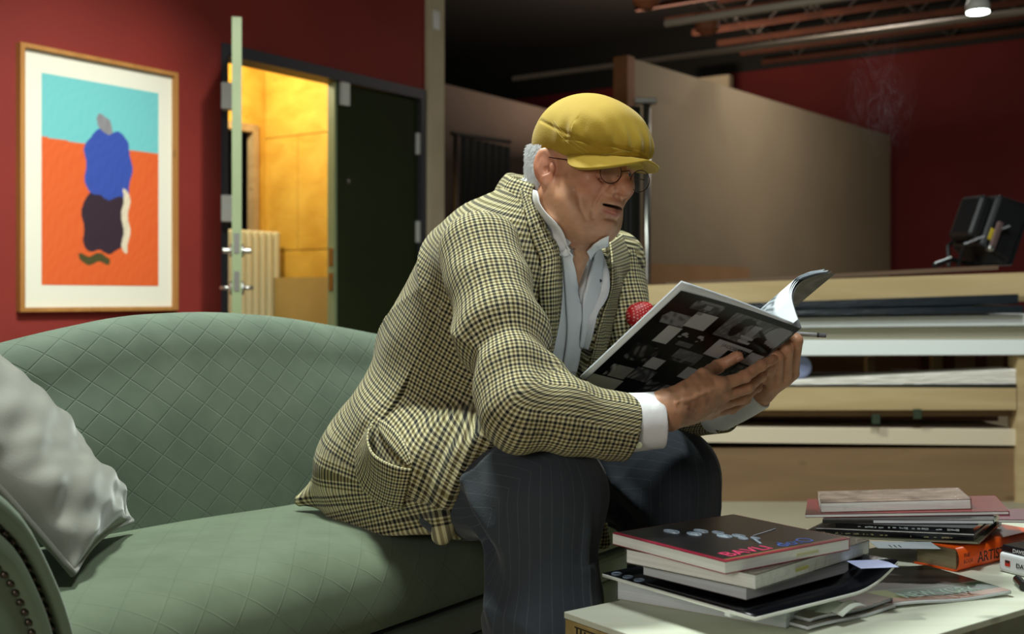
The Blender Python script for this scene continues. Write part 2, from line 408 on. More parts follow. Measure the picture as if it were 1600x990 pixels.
# closed right leaf, with pale edge
d2 = structure(MB().box(.835, .02, .01, 1.552, .065, 2.055, MW).build('door_2', M_door))
MB().box(.815, .016, .01, .835, .069, 2.055, MW).build('door_edge', M_dooredge, d2)
for z in (.35, 1.18, 1.72): MB().box(1.535, .0, z, 1.562, .02, z+.13, MW).build('hinge', M_white, d2)
MB().box(.86, -.005, 1.93, .92, .02, 2.11, MW).build('flush_bolt', M_white, d2)
MB().lathe([(.012, 0), (.012, .006), (.006, .008)], MW @ Matrix.Translation((.93, .02, 1.5)) @ Matrix.Rotation(math.pi/2, 4, 'X'), 12).build('peephole', M_steel, d2)
for z in (.88, 1.02): MB().box(.808, .02, z, .817, .055, z+.1, MW).build('strike_plate', M_steel, d2)
# open left leaf seen edge-on
a = Vector((-1.24, 5.19, 0)); bdir = Vector((-.232, .973, 0)).normalized()
MD = Matrix((( bdir.x, bdir.y, 0, a.x), (bdir.y, -bdir.x, 0, a.y), (0, 0, 1, 0), (0, 0, 0, 1)))  # x along leaf, y to the right
d1 = structure(MB().box(0.004, -.0205, .01, .60, .0205, 2.10, MD).build('door_1', M_door))
MB().box(0, -.0215, .01, .004, .0215, 2.105, MD).build('door_edge', M_dooredge, d1)
for z in (.45, 1.22, 1.78): MB().box(.56, -.075, z, .63, -.02, z+.13, MD).build('hinge', M_white, d1)
for z, r in ((1.055, .03), (.885, .032)):
    for sg in (-1, 1):
        MB().lathe([(r, 0), (r, .008), (r*.8, .012)], MD @ Matrix.Translation((.06, sg*.0205, z)) @ Matrix.Rotation(-sg*math.pi/2, 4, 'X'), 16).build('escutcheon', M_steel, d1, smooth=False)
for sg in (-1, 1):
    MB().tube([MD @ Vector((.05, sg*.02, .885)), MD @ Vector((.05, sg*.058, .885)), MD @ Vector((.055, sg*.066, .885)), MD @ Vector((.15, sg*.068, .885))], .009, 10).build('lever_handle', M_steel, d1, smooth=True)
    MB().lathe([(.014, 0), (.014, .03), (.012, .034)], MD @ Matrix.Translation((.05, sg*.03, 1.055)) @ Matrix.Rotation(-sg*math.pi/2, 4, 'X'), 12).build('lock_knob', M_steel, d1)
for z in (.87, 1.04): MB().box(-.003, -.012, z, .0, .012, z+.09, MD).build('latch_plate', M_steel, d1)
# room behind the door
PS = Vector((-.62, 6.99, 0))+Vector((-.821, .570, 0))*.13; SD = Vector((-.821, .570, 0))
wr = MB()
def wallbox(mb, p, d, n, x0, x1, th, z0, z1):
    M = Matrix(((d.x, n.x, 0, p.x), (d.y, n.y, 0, p.y), (0, 0, 1, 0), (0, 0, 0, 1))); return mb.box(x0, 0, z0, x1, th, z1, M)
R_ = empty('wall_side_room', (0, 0, 0)); structure(R_)
# plywood sheets of the side wall, each its own part
for (x0, x1, z0, z1) in ((0, .82, 0, 1.15), (.82, 1.12, 0, 1.15), (0, .82, 1.156, 1.90), (.824, 1.12, 1.156, 1.90), (0, .52, 1.906, 3.1), (.524, 1.12, 1.906, 3.1)):
    wallbox(MB(), PS, SD, WD, x0, x1, .03, z0, z1).build('plywood_sheet', M_ply, R_)
PB = PS+SD*1.12
for (x0, x1, z0, z1) in ((-.10, .0, 0, 3.1), (-1.4, -.10, 1.97, 3.1), (-3, -1.4, 0, 3.1)):
    wallbox(MB(), PB, WD, SD, x0, x1, .03, z0, z1).build('plywood_sheet', M_ply, R_)
wallbox(MB(), PB+SD*.9, WD, SD, -3, .5, .03, 0, 3.1).build('dark_backing', M_dark, R_)  # black sheet standing in for the darkness beyond the inner doorway
wallbox(MB(), PB-WD*3, SD, -WD, -1.3, 1.5, .03, 0, 3.1).build('end_panel', M_ply, R_)
wj = MB()
wallbox(wj, PB-SD*.02, WD, SD, -.125, -.08, .06, 0, 1.98); wallbox(wj, PB-SD*.02, WD, SD, -1.3, -.125, .06, 1.93, 1.98)
structure(wj.build('trim_2', M_lumber))
cm = MB(); cpts = [(-.5, .0), (1.6, .0), (1.6, 2.6), (-3.5, 2.6), (-3.5, 0)]
cm.box(-3.5, .12, 3.1, 1.75, 2.8, 3.14, MW); structure(cm.build('ceiling_side_room', M_ply))
light('side_room_bulb', 'POINT', tuple(MW @ Vector((.6, .75, 2.3))), (0, 0, 0), 62, (1.0, .88, .62), .08)
# radiator
rp = PB-WD*.06-SD*.10
rad = empty('radiator', (rp.x, rp.y, 0), 0, 'cream column radiator seen through the open doorway', 'radiator')
for i in range(7):
    q = rp-WD*(.0)-WD*.055*i*0+(-SD)*0
MR = Matrix(((-WD.x, -SD.x, 0, rp.x), (-WD.y, -SD.y, 0, rp.y), (0, 0, 1, 0), (0, 0, 0, 1)))
for i in range(7):
    MB().box(.006+i*.058, 0, .10, .056+i*.058, .11, 1.27, MR).build('radiator_column', M_rad, rad, bevel=.014, smooth=False)
MB().tube([MR @ Vector((-.0, .055, .16)), MR @ Vector((.42, .055, .16))], .02, 8).build('pipe', M_rad, rad)
for i in (0, 6):
    MB().box(.012+i*.058, .02, 0, .05+i*.058, .09, .11, MR).build('foot', M_rad, rad)
# tan sheet leaning in the doorway room
Q = PS+SD*.02-WD*.10
sh = MB(); 
wallbox(sh, Q, SD, -WD, 0, .93, .015, 0, .97)
tag(sh.build('board_sheet', mat('tan_hardboard', '#b09a5c', .7, '#a58f52', 3, .4)), 'tan hardboard sheet leaning on the yellow plywood wall behind the door', 'board')
# post at the end of the left wall
pm = MB().box(1.605, -.03, 0, 1.76, .13, HC, MW); po = structure(pm.build('trim_3', M_trim, bevel=.004))
MB().box(1.635, -.042, 2.50, 1.70, -.03, 2.62, MW).build('junction_box', M_white, po, bevel=.004)
# dim wall behind the post, going on
structure(MB().box(2.9, 1.6, 0, 9.5, 1.7, 2.67, MW).build('wall_middle', mat('dim_brown_board', '#5a4a40', .8, '#4f4138', 2, .5)))
# far red wall (perpendicular)
FB = Vector((3.93, 12.0, 0))
MF = Matrix((( .821, .570, 0, FB.x), (-.570, .821, 0, FB.y), (0, 0, 1, 0), (0, 0, 0, 1)))
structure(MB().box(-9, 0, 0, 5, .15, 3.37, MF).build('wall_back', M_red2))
structure(MB().box(-2.05, -.4, 0, -1.62, -.3, 3.28, MF).build('trim_4', M_trim))
structure(MB().box(-14, .02, 3.372, 8, .17, HC, MF).build('gap_filler_1', M_dark)); structure(MB().box(-14, .02, 0, -9, .17, 3.37, MF).build('gap_filler_2', M_dark))  # black fillers added where the world background glowed past the far wall
# ceiling deck and joists
dk = MB().box(-8, -1.5, HC, 10, 17, HC+.1); structure(dk.build('ceiling', mat('dark_roof_deck', '#16110d', .9)))
JD = Vector((-.821, .570, 0)); JN = Vector((.570, .821, 0))
MJ = Matrix(((JD.x, JN.x, 0, 0), (JD.y, JN.y, 0, 0), (0, 0, 1, 0), (0, 0, 0, 1)))
jr = empty('ceiling_joists', (0, 0, 3.5)); structure(jr)
for i in range(14):
    y = 7.4+i*.58
    jb = MB(); jb.box(-7, y, 3.42, 5.0, y+.05, 3.47, MJ); jb.box(-7, y, 3.86, 5.0, y+.05, 3.91, MJ)
    jo = jb.build('joist', M_joist, jr)
    wb = MB()
    for k in range(30):
        x = -7+k*.4; zz = (3.47, 3.86) if k % 2 else (3.86, 3.47)
        wb.tube([MJ @ Vector((x, y+.025, zz[0])), MJ @ Vector((x+.4, y+.025, zz[1]))], .008, 4, False)
    wb.build('joist_web', M_steel if False else mat('grey_web_steel', '#57504a', .6) if i == 0 else bpy.data.materials['grey_web_steel'], jo)
# white conduits hanging below the joists
def conduit(p, q, r):
    o = MB().tube([p, q], r, 8).build('conduit', mat('pale_conduit', '#8d8274', .5)); return o
p1 = at(802, 123, 9.5); q1 = p1 - JD*7.5; c1 = conduit(p1, Vector((q1.x, q1.y, p1.z)), .022)
tag(c1, 'long pale conduit under the joists running up to the lamp', 'pipe')
p2 = at(1040, 37, 6.6); q2 = p2 - JD*3.5; c2 = conduit(p2, Vector((q2.x, q2.y, p2.z)), .022)
tag(c2, 'shorter pale conduit higher up among the brown joists', 'pipe')
for (px, py, Y) in ((1010, 14, 5.9), (1105, 55, 6.8)):
    o = at(px, py, Y); tag(MB().lathe([(.03, 0), (.07, .03), (.08, .12), (.03, .14)], Matrix.Translation(o), 14).build('ceiling_can', mat('rusty_can', '#7a4325', .7)), 
        'small rust coloured can lamp among the joists, '+('left' if px < 1050 else 'right')+' one above the tall partition', 'lamp')
# bright lamp
lp = at(1528, 17, 6.5)
lamp = empty('spot_lamp', lp, 0, 'glowing white spot lamp hanging from the ceiling conduit', 'lamp')
MB().lathe([(.060, -.012), (.060, .0), (.045, .02)], Matrix.Translation(lp), 20).build('lens', emis('lamp_glow', (.85, 1.0, .95), 14), lamp)
MB().lathe([(.064, -.004), (.066, .03), (.045, .09), (.02, .12)], Matrix.Translation(lp), 20).build('housing', M_white, lamp, smooth=True)
MB().tube([lp+Vector((0, 0, .11)), lp+Vector((0, 0, .35))], .012, 8).build('stem', M_white, lamp)
light('spot_lamp_light', 'SPOT', lp-Vector((0, 0, .03)), lp-Vector((.3, 1.0, 2)), 40, (.9, 1, .95), .05, spot=100)
# tall partition
e0 = at(990, 92, 7.6); e1 = at(1391, 212, 11.2)
pd = Vector((e1.x-e0.x, e1.y-e0.y, 0)); pl = pd.length; pd.normalize(); pn = Vector((pd.y, -pd.x, 0))
MP = Matrix(((pd.x, -pn.x, 0, e0.x), (pd.y, -pn.y, 0, e0.y), (0, 0, 1, 0), (0, 0, 0, 1)))
pa = empty('partition_panel', (e0.x, e0.y, 0), 0, 'tall beige freestanding partition receding behind the man', 'partition')
MB().box(.0, 0, 0, pl, .05, e0.z, MP).build('board', M_part, pa)
MB().box(-.09, -.01, 0, -.003, .10, e0.z+.01, MP).build('stud', mat('orange_stud', '#8a5a36', .7, '#7a4d2c', 4, .5), pa)
MB().box(.0, .05, .3, pl, .12, .4, MP).build('brace', M_lumber, pa)
tag(MB().box(.10, -.05, .0, 1.55, -.03, 1.07, MP).build('cardboard_sheet', M_card), 'brown cardboard sheet leaning at the foot of the beige partition', 'cardboard')
# chrome pole with black screen
pp = at(1016, 158, 6.6)
sc = empty('black_screen', (pp.x, pp.y, 0), 0, 'black screen on a chrome pole directly behind the cap', 'screen')
tb = MB().tube([(pp.x-.02, pp.y, 0), (pp.x-.02, pp.y, pp.z)], .022, 12); tb.build('pole', M_steel, sc, smooth=True)
MB().box(pp.x-.09, pp.y-.03, pp.z-.015, pp.x+.035, pp.y+.03, pp.z+.015).build('clamp', mat('dull_steel', '#77746c', .5, metal=.6), sc, bevel=.004)
sv = MB(); 
for i in range(24):
    x0 = pp.x-.05-.013*i; x1 = x0-.013; y0 = pp.y+.05+.012*math.sin(i*1.7); y1 = pp.y+.05+.012*math.sin((i+1)*1.7)
    sv.hexa([(x0, y0, .1), (x1, y1, .1), (x1, y1+.008, .1), (x0, y0+.008, .1), (x0, y0, pp.z-.02), (x1, y1, pp.z-.02-.0*i), (x1, y1+.008, pp.z-.02), (x0, y0+.008, pp.z-.02)])
sv.build('cloth', M_dark, sc)
MB().box(pp.x-.40, pp.y-.25, 0, pp.x+.02, pp.y+.3, .03).build('base', M_dark, sc)
pq = at(712, 208, 8.0)
s2 = empty('curtain_frame', (pq.x, pq.y, 0), 0, 'dark grey curtain on a thin steel pole beside the cream post', 'curtain')
MB().tube([(pq.x, pq.y, 0), (pq.x, pq.y, pq.z)], .018, 12).build('pole', M_steel, s2, smooth=True)
q3 = at(797, 188, 8.6); MB().tube([(pq.x-.03, pq.y, pq.z), (q3.x, q3.y, pq.z+.02)], .016, 8).build('rail', mat('dull_rail', '#3a352f', .5), s2)
P = np.zeros((70, 12, 3))
for i in range(70):
    t = i/69; bx = pq.x+.03+(q3.x-pq.x-.03)*t; by = pq.y+(q3.y-pq.y)*t
    for j in range(12):
        P[i, j] = (bx, by+.035*math.sin(t*44+.4*math.sin(j))*(.5+.5*j/11), pq.z-.02-(pq.z-.1)*j/11)
grid_obj('cloth', P, mat('charcoal_cloth', '#24231f', .9), s2, thick=.004)
# ------------------------------------------------------------ picture
PMt = lambda t, z, d=0: W0+WD*t+WN*d+Vector((0, 0, z))
t0, t1 = -1.135, -.312
zt = at(22, 66, 4.86).z; zb = at(30, 487, 4.86).z
pc = PMt((t0+t1)/2, zb, .0)
pic = empty('framed_picture', pc, 0, 'framed teal and orange colour print hanging on the red wall', 'picture')
MPi = Matrix(((WD.x, -WN.x, 0, (W0+WD*t0).x), (WD.y, -WN.y, 0, (W0+WD*t0).y), (0, 0, 1, zb), (0, 0, 0, 1)))
PW, PH = t1-t0, zt-zb
M_oak = woodmat('light_oak_frame', '#c08a4a', '#a8743a', 2, .5, 2)
for bx in ((0, -.035, 0, .022, -.001, PH), (PW-.022, -.035, 0, PW, -.001, PH), (.022, -.035, 0, PW-.022, -.001, .018), (.022, -.035, PH-.018, PW-.022, -.001, PH)):
    MB().box(*bx, MPi).build('frame_rail', M_oak, pic)
MB().box(.022, -.012, .018, PW-.022, -.004, PH-.018, MPi).build('mount', mat('ivory_mount_board', '#e9ead9', .8), pic)
nu, nv = 150, 210; m0 = .10; P = np.zeros((nu, nv, 3)); C = np.zeros((nu, nv, 3))
rs = np.random.RandomState(3)
for i in range(nu):
    for j in range(nv):
        u = i/(nu-1); v = j/(nv-1)
        P[i, j] = MPi @ Vector((m0+.012+(PW-2*m0-.012)*u, -.0135, .115+(PH-.225)*v))
uu, vv = np.meshgrid(np.linspace(0, 1, nu), np.linspace(0, 1, nv), indexing='ij')
teal, teal2, orange, orange2, blue, plum = [np.array(srgb(x)) for x in ('#6cc4c6', '#86d2d0', '#dd5c22', '#ee7a3a', '#3552b0', '#33202f')]
st = .35+.25*np.sin((uu*1.2-vv)*70+3*np.sin(uu*9)+2*np.sin(vv*23))*np.sin(uu*31+vv*17)
C[:] = teal*(1-st[..., None]*.4)+teal2*st[..., None]*.4
mo = vv < .70-.015*np.sin(uu*2); C[mo] = (orange*(1-st[..., None]*.45)+orange2*st[..., None]*.45)[mo]
def blob(cx, cy, rx, ry, c, p=3.0):
    k = (np.abs((uu-cx+.012*np.sin(vv*40))/rx)**p+np.abs((vv-cy+.01*np.sin(uu*37))/ry)**p) < 1
    C[k] = (np.array(c)*(1-.25*st[..., None]))[k]
blob(.52, .32, .19, .155, plum, 4); blob(.55, .60, .20, .165, blue, 3.4)
blob(.52, .80, .06, .04, srgb('#8d8d92'), 4); blob(.70, .33, .03, .16, srgb('#e8dcc0'), 4); blob(.42, .13, .13, .022, srgb('#4b4a22'), 4)
grid_obj('print', P, matcol('colour_print', .7), pic, col=C, smooth=False)
# ------------------------------------------------------------ storage rack
Yr = 4.72
def pbx(mb, x0, y0, x1, y1, Y, dep, y0r=None, y1r=None):
    a = at(x0, y0, Y); b = at(x1, y1, Y); zr0 = at(x1, y0r if y0r is not None else y0, Y).z; zr1 = at(x1, y1r if y1r is not None else y1, Y).z
    xa, xb = a.x, b.x; zt_, zb_ = a.z, at(x0, y1, Y).z
    return mb.hexa([(xa, Y, zb_), (xb, Y, zr1), (xb, Y+dep, zr1), (xa, Y+dep, zb_), (xa, Y, zt_), (xb, Y, zr0), (xb, Y+dep, zr0), (xa, Y+dep, zt_)])
RX = at(1000, 465, Yr)
rack = empty('storage_rack', (RX.x+.8, Yr+.4, 0), 0, 'long low pine lumber storage rack behind the man', 'rack')
pbx(MB(), 960, 447, 1640, 478, Yr, .04, 424, 461).build('top_rail', M_lumber, rack)
pbx(MB(), 960, 603, 1588, 641, Yr, .04, 606, 640).build('lower_rail', M_lumber, rack)
for x in (965, 1590):
    a = at(x, 500, Yr); b = at(x+36, 500, Yr); MB().box(a.x, Yr+.0, 0, b.x, Yr+.09, at(x, 470 if x < 1500 else 555, Yr).z).build('post', M_lumber, rack)
    MB().box(a.x, Yr+.95, 0, b.x, Yr+1.04, at(x, 470, Yr).z).build('post', M_lumber, rack)
pbx(MB(), 960, 447, 1640, 478, Yr+1.0, .04, 447, 470).build('back_rail', M_lumber, rack)
pbx(MB(), 960, 640, 1600, 650, Yr+.05, .95).build('shelf_deck', M_brownply, rack)
pbx(MB(), 960, 700, 1640, 786, Yr+.03, 1.0).build('base_deck', M_brownply, rack)
for x in (1355, 1440, 1480, 1530, 1575):
    pbx(MB(), x, 556, x+12, 585, Yr+.9, .05).build('rear_slat', M_joist if x > 1400 else M_lumber, rack)
pbx(MB(), 1395, 578, 1590, 588, Yr+.85, .05).build('rear_rail', M_joist, rack)
pbx(MB(), 940, 556, 1660, 640, Yr+1.06, .02).build('rear_board', M_brownply, rack)
M_wb = mat('white_foam_board', '#dfe6e2', .45); M_cream = mat('cream_board', '#a8a18c', .7)
M_blk = mat('black_shrink_wrap', '#1c2228', .18, bump=.8, bscale=14, stretch=(1, 8, 8), dist=.01)
M_sil = mat('silver_wrap', '#e6e1d6', .35, metal=.15, bump=.8, bscale=16, stretch=(1, 8, 8), dist=.01)
def slab(name, lab, cat, x0, y0, x1, y1, m, Y=Yr, dep=.9, y0r=None, y1r=None, bevel=.0, group=None):
    o = pbx(MB(), x0, y0, x1, y1, Y, dep, y0r, y1r).build(name, m, bevel=bevel); tag(o, lab, cat, group); return o
slab('flat_sheet', 'dark brown hardboard sheet lying on top of the pine rack', 'board', 1040, 441, 1560, 447, mat('brown_sheet', '#5a4533', .7), Yr+.06, .8, 414, 421)
slab('wrapped_panel', 'black plastic wrapped panel, upper one under the rack top rail', 'panel', 1010, 478, 1592, 487, M_blk, Yr-.035, .9, 459, 475, .004)
slab('wrapped_panel', 'black plastic wrapped panel, lower one above the white boards', 'panel', 1010, 488, 1600, 497, M_blk, Yr-.045, .9, 477, 489, .004)
slab('foam_board', 'upper white foam board edge on the rack', 'board', 1004, 499, 1645, 514, M_wb, Yr-.01, .9, 491, 508, .002)
slab('cream_panel', 'cream board sandwiched between the two white boards', 'board', 1004, 515, 1645, 531, M_cream, Yr+.03, .85, 509, 530)
slab('foam_board', 'lower and thicker white foam board edge on the rack', 'board', 1004, 532, 1645, 556, M_wb, Yr-.015, .9, 531, 554, .002)
slab('silver_sheet', 'silver wrapped sheet lying on the lower pine rail', 'panel', 1150, 598, 1588, 602, M_sil, Yr+.01, .16, 576, 600, .003)
slab('dark_sheet', 'thin black sheet under the silver wrapped sheet', 'board', 1150, 602.5, 1588, 604.5, M_dark, Yr+.0, .8, 600.5, 605)
slab('pale_board', 'thick pale board on the bottom shelf of the rack', 'board', 1004, 666, 1588, 690, mat('pale_board_paint', '#cdbfa6', .6), Yr+.02, .9, 671, 696, .002)
slab('tan_board', 'tan board stored low on the rack above the pale board', 'board', 1004, 645, 1560, 654, mat('tan_board_paint', '#8b6a55', .7), Yr+.25, .6, 648, 658)
# pale blue ball
bl = at(1249, 573, Yr+.09); R0 = .050
tag(MB().lathe([(max(.001, R0*math.sin(t)), -R0*math.cos(t)) for t in np.linspace(0.02, 3.12, 14)], Matrix.Translation(bl), 28).build('ball', mat('pale_blue_plastic', '#9aa6d2', .4), smooth=True), 'pale blue ball lying on the silver sheet just behind the hands', 'ball')
# small green straps on rack: two clips
for px, py in ((1368, 655), (1433, 647)):
    slab('strap_end', 'small dark green strap end hanging under the lower rail, '+('left' if px < 1400 else 'right')+' one', 'strap', px-5, py-8, px+7, py+7, mat('green_strap', '#26331f', .8), Yr-.012, .008)
# ------------------------------------------------------------ floodlight
fc = at(1541, 356, 4.95)
fd = empty('flood_light', (fc.x-.05, fc.y, at(1500, 421, Yr).z), 0, 'black flood light with open housing tilted on top of the rack', 'floodlight')
RT = Matrix.Translation(fc) @ Matrix.Rotation(math.radians(22), 4, 'Z') @ Matrix.Rotation(math.radians(24), 4, 'Y')
M_b = mat('black_metal', '#0d0d0f', .4); 
hs = MB(); hs.hexa([RT @ Vector(p) for p in ((-.07, -.09, -.12), (.08, -.12, -.14), (.08, .12, -.14), (-.07, .09, -.12), (-.07, -.09, .12), (.08, -.12, .14), (.08, .12, .14), (-.07, .09, .12))])
hs.build('housing', M_b, fd, bevel=.015)
MB().box(-.125, -.07, -.10, -.07, .07, .10, RT).build('back_box', M_b, fd, bevel=.02)
MB().box(.08, -.12, -.14, .088, .12, .14, RT).build('front_glass', mat('dark_glass', '#101214', .08), fd)
MB().box(-.05, -.124, -.13, -.03, -.108, -.0, RT).build('label_strip', mat('red_grey_label', '#5a4744', .5), fd)
MB().box(-.062, -.104, -.085, -.046, -.100, -.035, RT).build('warning_sticker', mat('yellow_sticker', '#b09a1e', .5), fd)
base = Vector((fc.x-.16, fc.y, at(1500, 416, 4.95).z))
MB().tube([RT @ Vector((0, -.13, 0)), base+Vector((.03, -.09, .09)), base+Vector((.02, -.05, .0))], .009, 8).build('bracket', M_b, fd)
MB().tube([RT @ Vector((0, .13, 0)), base+Vector((.03, .09, .09)), base+Vector((.02, .05, .0))], .009, 8).build('bracket', M_b, fd)
MB().tube([base+Vector((-.10, -.1, 0)), base+Vector((.0, -.02, .03)), base+Vector((.14, .04, 0))], .012, 8).build('foot', M_b, fd)
MB().lathe([(.013, 0), (.013, .03), (.008, .034)], Matrix.Translation(RT @ Vector((-.04, -.10, -.12))) @ Matrix.Rotation(math.pi/2, 4, 'X'), 12).build('wing_knob', M_steel, fd)

# cigarette smoke, a faint drifting wisp
sv_ = MB(); so_ = at(1375, 150, 2.7); sv_.box(-.10, -.05, -.16, .10, .05, .16, Matrix.Translation(so_))
m_, n__, b__ = nt('thin_smoke'); n__.nodes.remove(b__); vp = n__.nodes.new('ShaderNodeVolumePrincipled'); n__.links.new(vp.outputs[0], n__.nodes['Material Output'].inputs['Volume'])
tcs = n__.nodes.new('ShaderNodeTexCoord'); mps = n__.nodes.new('ShaderNodeMapping'); mps.inputs['Scale'].default_value = (20, 20, 9); n__.links.new(tcs.outputs['Object'], mps.inputs[0])
ns1 = n__.nodes.new('ShaderNodeTexNoise'); ns1.inputs['Scale'].default_value = 1.0; ns1.inputs['Detail'].default_value = 4; ns1.inputs['Distortion'].default_value = 2.2; n__.links.new(mps.outputs[0], ns1.inputs[0])
rid = mth(n__, 'SUBTRACT', .035, mth(n__, 'ABSOLUTE', mth(n__, 'SUBTRACT', ns1.outputs[0], .5))); rid = mth(n__, 'MAXIMUM', rid, 0.0)
ln_ = n__.nodes.new('ShaderNodeVectorMath'); ln_.operation = 'LENGTH'; mp2 = n__.nodes.new('ShaderNodeMapping'); mp2.inputs['Location'].default_value = (-so_.x*10, -so_.y*20, -so_.z*6.2); mp2.inputs['Scale'].default_value = (10, 20, 6.2); n__.links.new(tcs.outputs['Object'], mp2.inputs[0]); n__.links.new(mp2.outputs[0], ln_.inputs[0])
fal = mth(n__, 'MAXIMUM', mth(n__, 'SUBTRACT', 1.0, ln_.outputs['Value']), 0.0)
n__.links.new(mth(n__, 'MULTIPLY', mth(n__, 'MULTIPLY', rid, fal), 70.0), vp.inputs['Density']); vp.inputs['Color'].default_value = (.8, .85, .95, 1); vp.inputs['Anisotropy'].default_value = .2
tag(sv_.build('smoke', m_), 'faint wisp of cigarette smoke in front of the dark red wall', 'smoke', kind='stuff')
# ------------------------------------------------------------ sofa
SP0 = np.array([-.046, 2.26, 0]); SF = np.array([.816, -.578, 0]); SD3 = np.array([.578, .816, 0]); SU = np.array([0, 0, 1.])
def S(n, t, z): return SP0+SF*n+SD3*t+SU*z
M_velvet = quilt('sage_quilted_velvet', '#677463', '#5a6757', .064, .45)
M_velvet2 = quilt('sage_velvet_seat', '#636f59', '#56624d', .082, .25)
M_velp = mat('sage_velvet_plain', '#5f6d57', .8, '#53604b', 8, .5, sheen=.3)
sofa = empty('sofa', tuple(S(-.2, 0, 0)), 0, 'sage green quilted velvet camelback sofa the man sits on', 'sofa')
tk = [-1.0, -.9, -.75, -.6, -.4, -.19, 0, .2, .42, .6, .75, .85]
zk = [.69, .705, .738, .772, .806, .812, .800, .772, .738, .70, .672, .66]
def ztop(t): 
    k = np.interp([t-.06, t-.03, t, t+.03, t+.06], tk, zk); return k.mean()
nt_, ns = 190, 70
P = np.zeros((nt_, ns, 3)); UV = np.zeros((nt_, ns, 2))
for i in range(nt_):
    t = -.96+1.70*i/(nt_-1); zt = ztop(t)
    prof = [(-.44, .36), (-.452, .42), (-.47, .50), (-.497, .60), (-.53, zt-.10), (-.548, zt-.045), (-.572, zt-.012), (-.605, zt), (-.64, zt-.018), (-.66, zt-.06), (-.66, .40), (-.66, .14)]
    q = spline(prof, ns)
    q3 = np.concatenate([[0], np.cumsum(np.linalg.norm(np.diff(q, axis=0), axis=1))])
    for j in range(ns):
        a = t/.058 ; 
        P[i, j] = S(q[j, 0]+.010*math.cos((t+.1)*2.2)-.01, t, q[j, 1]); UV[i, j] = (t*.80, q3[j]*1.0)
grid_obj('backrest', P, M_velvet, sofa, UV)
# seat cushion
nt_, ns = 170, 56
P = np.zeros((nt_, ns, 3)); UV = np.zeros((nt_, ns, 2))
prof = [(-.50, .405), (-.42, .418), (-.30, .425), (-.15, .425), (-.07, .417), (-.02, .397), (.012, .36), (.022, .32), (.012, .275), (-.01, .258), (-.05, .25), (-.5, .25)]
q = spline(prof, ns); q3 = np.concatenate([[0], np.cumsum(np.linalg.norm(np.diff(q, axis=0), axis=1))])
for i in range(nt_):
    t = -.93+1.60*i/(nt_-1); sag = .012*math.exp(-((t+.05)/.25)**2)
    for j in range(ns):
        P[i, j] = S(q[j, 0], t, q[j, 1]-(sag if q[j, 1] > .38 else 0)); UV[i, j] = (t, q3[j])
grid_obj('seat_cushion', P, M_velvet2, sofa, UV)
def sbox(mb, n0, t0, z0, n1, t1, z1):
    return mb.hexa([S(n0, t0, z0), S(n0, t1, z0), S(n1, t1, z0), S(n1, t0, z0), S(n0, t0, z1), S(n0, t1, z1), S(n1, t1, z1), S(n1, t0, z1)])
sbox(MB(), -.62, -.93, .19, .0, .66, .249).build('front_rail', M_velp, sofa, bevel=.012)
sbox(MB(), -.62, -.92, .10, -.012, .65, .187).build('base_rail', M_velp, sofa, bevel=.01)
for (n, t) in ((-.06, -.86), (-.06, .58), (-.58, -.86), (-.58, .58)):
    MB().lathe([(.022, 0), (.03, .06), (.034, .101)], Matrix.Translation(Vector(S(n, t, 0))), 12).build('leg', mat('dark_wood_leg', '#2a1a10', .5), sofa)
# arms
M_nail = mat('antique_nail', '#4a4238', .35, metal=.8)
def arm(sg, t0):
    def X(n, s, z): return S(n, t0+sg*s, z)      # s outward from the sofa
    prof = [(-.01, .20), (-.005, .30), (.012, .40), (.048, .50), (.095, .58), (.15, .622), (.21, .618), (.24, .58), (.235, .53), (.20, .49), (.17, .44), (.16, .30), (.16, .10)]
    q = spline(prof, 40)
    P = np.zeros((40, 14, 3)); UV = np.zeros((40, 14, 2))
    ns_ = np.linspace(-.56, .0, 14)
    for i in range(40):
        for j in range(14): P[i, j] = X(ns_[j], q[i, 0], q[i, 1]); UV[i, j] = (ns_[j], i*.02)
    grid_obj('arm_panel', P, M_velvet, sofa, UV)
    # front: two stepped padded bands and a face panel, welt and nails between
    cen = np.array([.13, .42])
    def ring(k): return np.array([cen+(p-cen)*k for p in q])
    def band(k0, k1, n0, puff, nm):
        a, b = ring(k0), ring(k1); m = 9; P = np.zeros((40, m, 3))
        for i in range(40):
            for j in range(m):
                u = j/(m-1); p = a[i]*(1-u)+b[i]*u; P[i, j] = X(n0+puff*math.sin(math.pi*u)**.6, p[0], max(p[1], .1))
        grid_obj(nm, P, M_velp, sofa)
    band(1.03, .80, .0, .028, 'arm_band'); band(.78, .52, .008, .020, 'arm_band')
    MB().prism([tuple(x) for x in ring(.54)], 0, .012, Matrix(((SD3[0]*sg, 0, SF[0], S(0, t0, 0)[0]), (SD3[1]*sg, 0, SF[1], S(0, t0, 0)[1]), (0, 1, 0, 0), (0, 0, 0, 1)))).build('arm_face', M_velp, sofa)
    for k, nn in ((.79, .012), (.53, .016)):
        r = spline(ring(k), 60 if k > .6 else 40); hd = MB()
        for i, p in enumerate(r[:-1] if sg < 0 else r[::3]):
            if p[1] < .2: continue
            o = Vector(X(nn, p[0], p[1])); Mx = frame(o, SD3, SU*-1); 
            me = MB().lathe([(.0052, -.002), (.005, .001), (.003, .0035), (.0006, .0045)], Matrix(((SD3[0], 0, SF[0], o.x), (SD3[1], 0, SF[1], o.y), (0, 1, 0, o.z), (0, 0, 0, 1))), 8)
            hd.v += me.v if False else []
            me.build('nail_head', M_nail, sofa, smooth=True)
arm(-1, -.915); arm(1, .665)
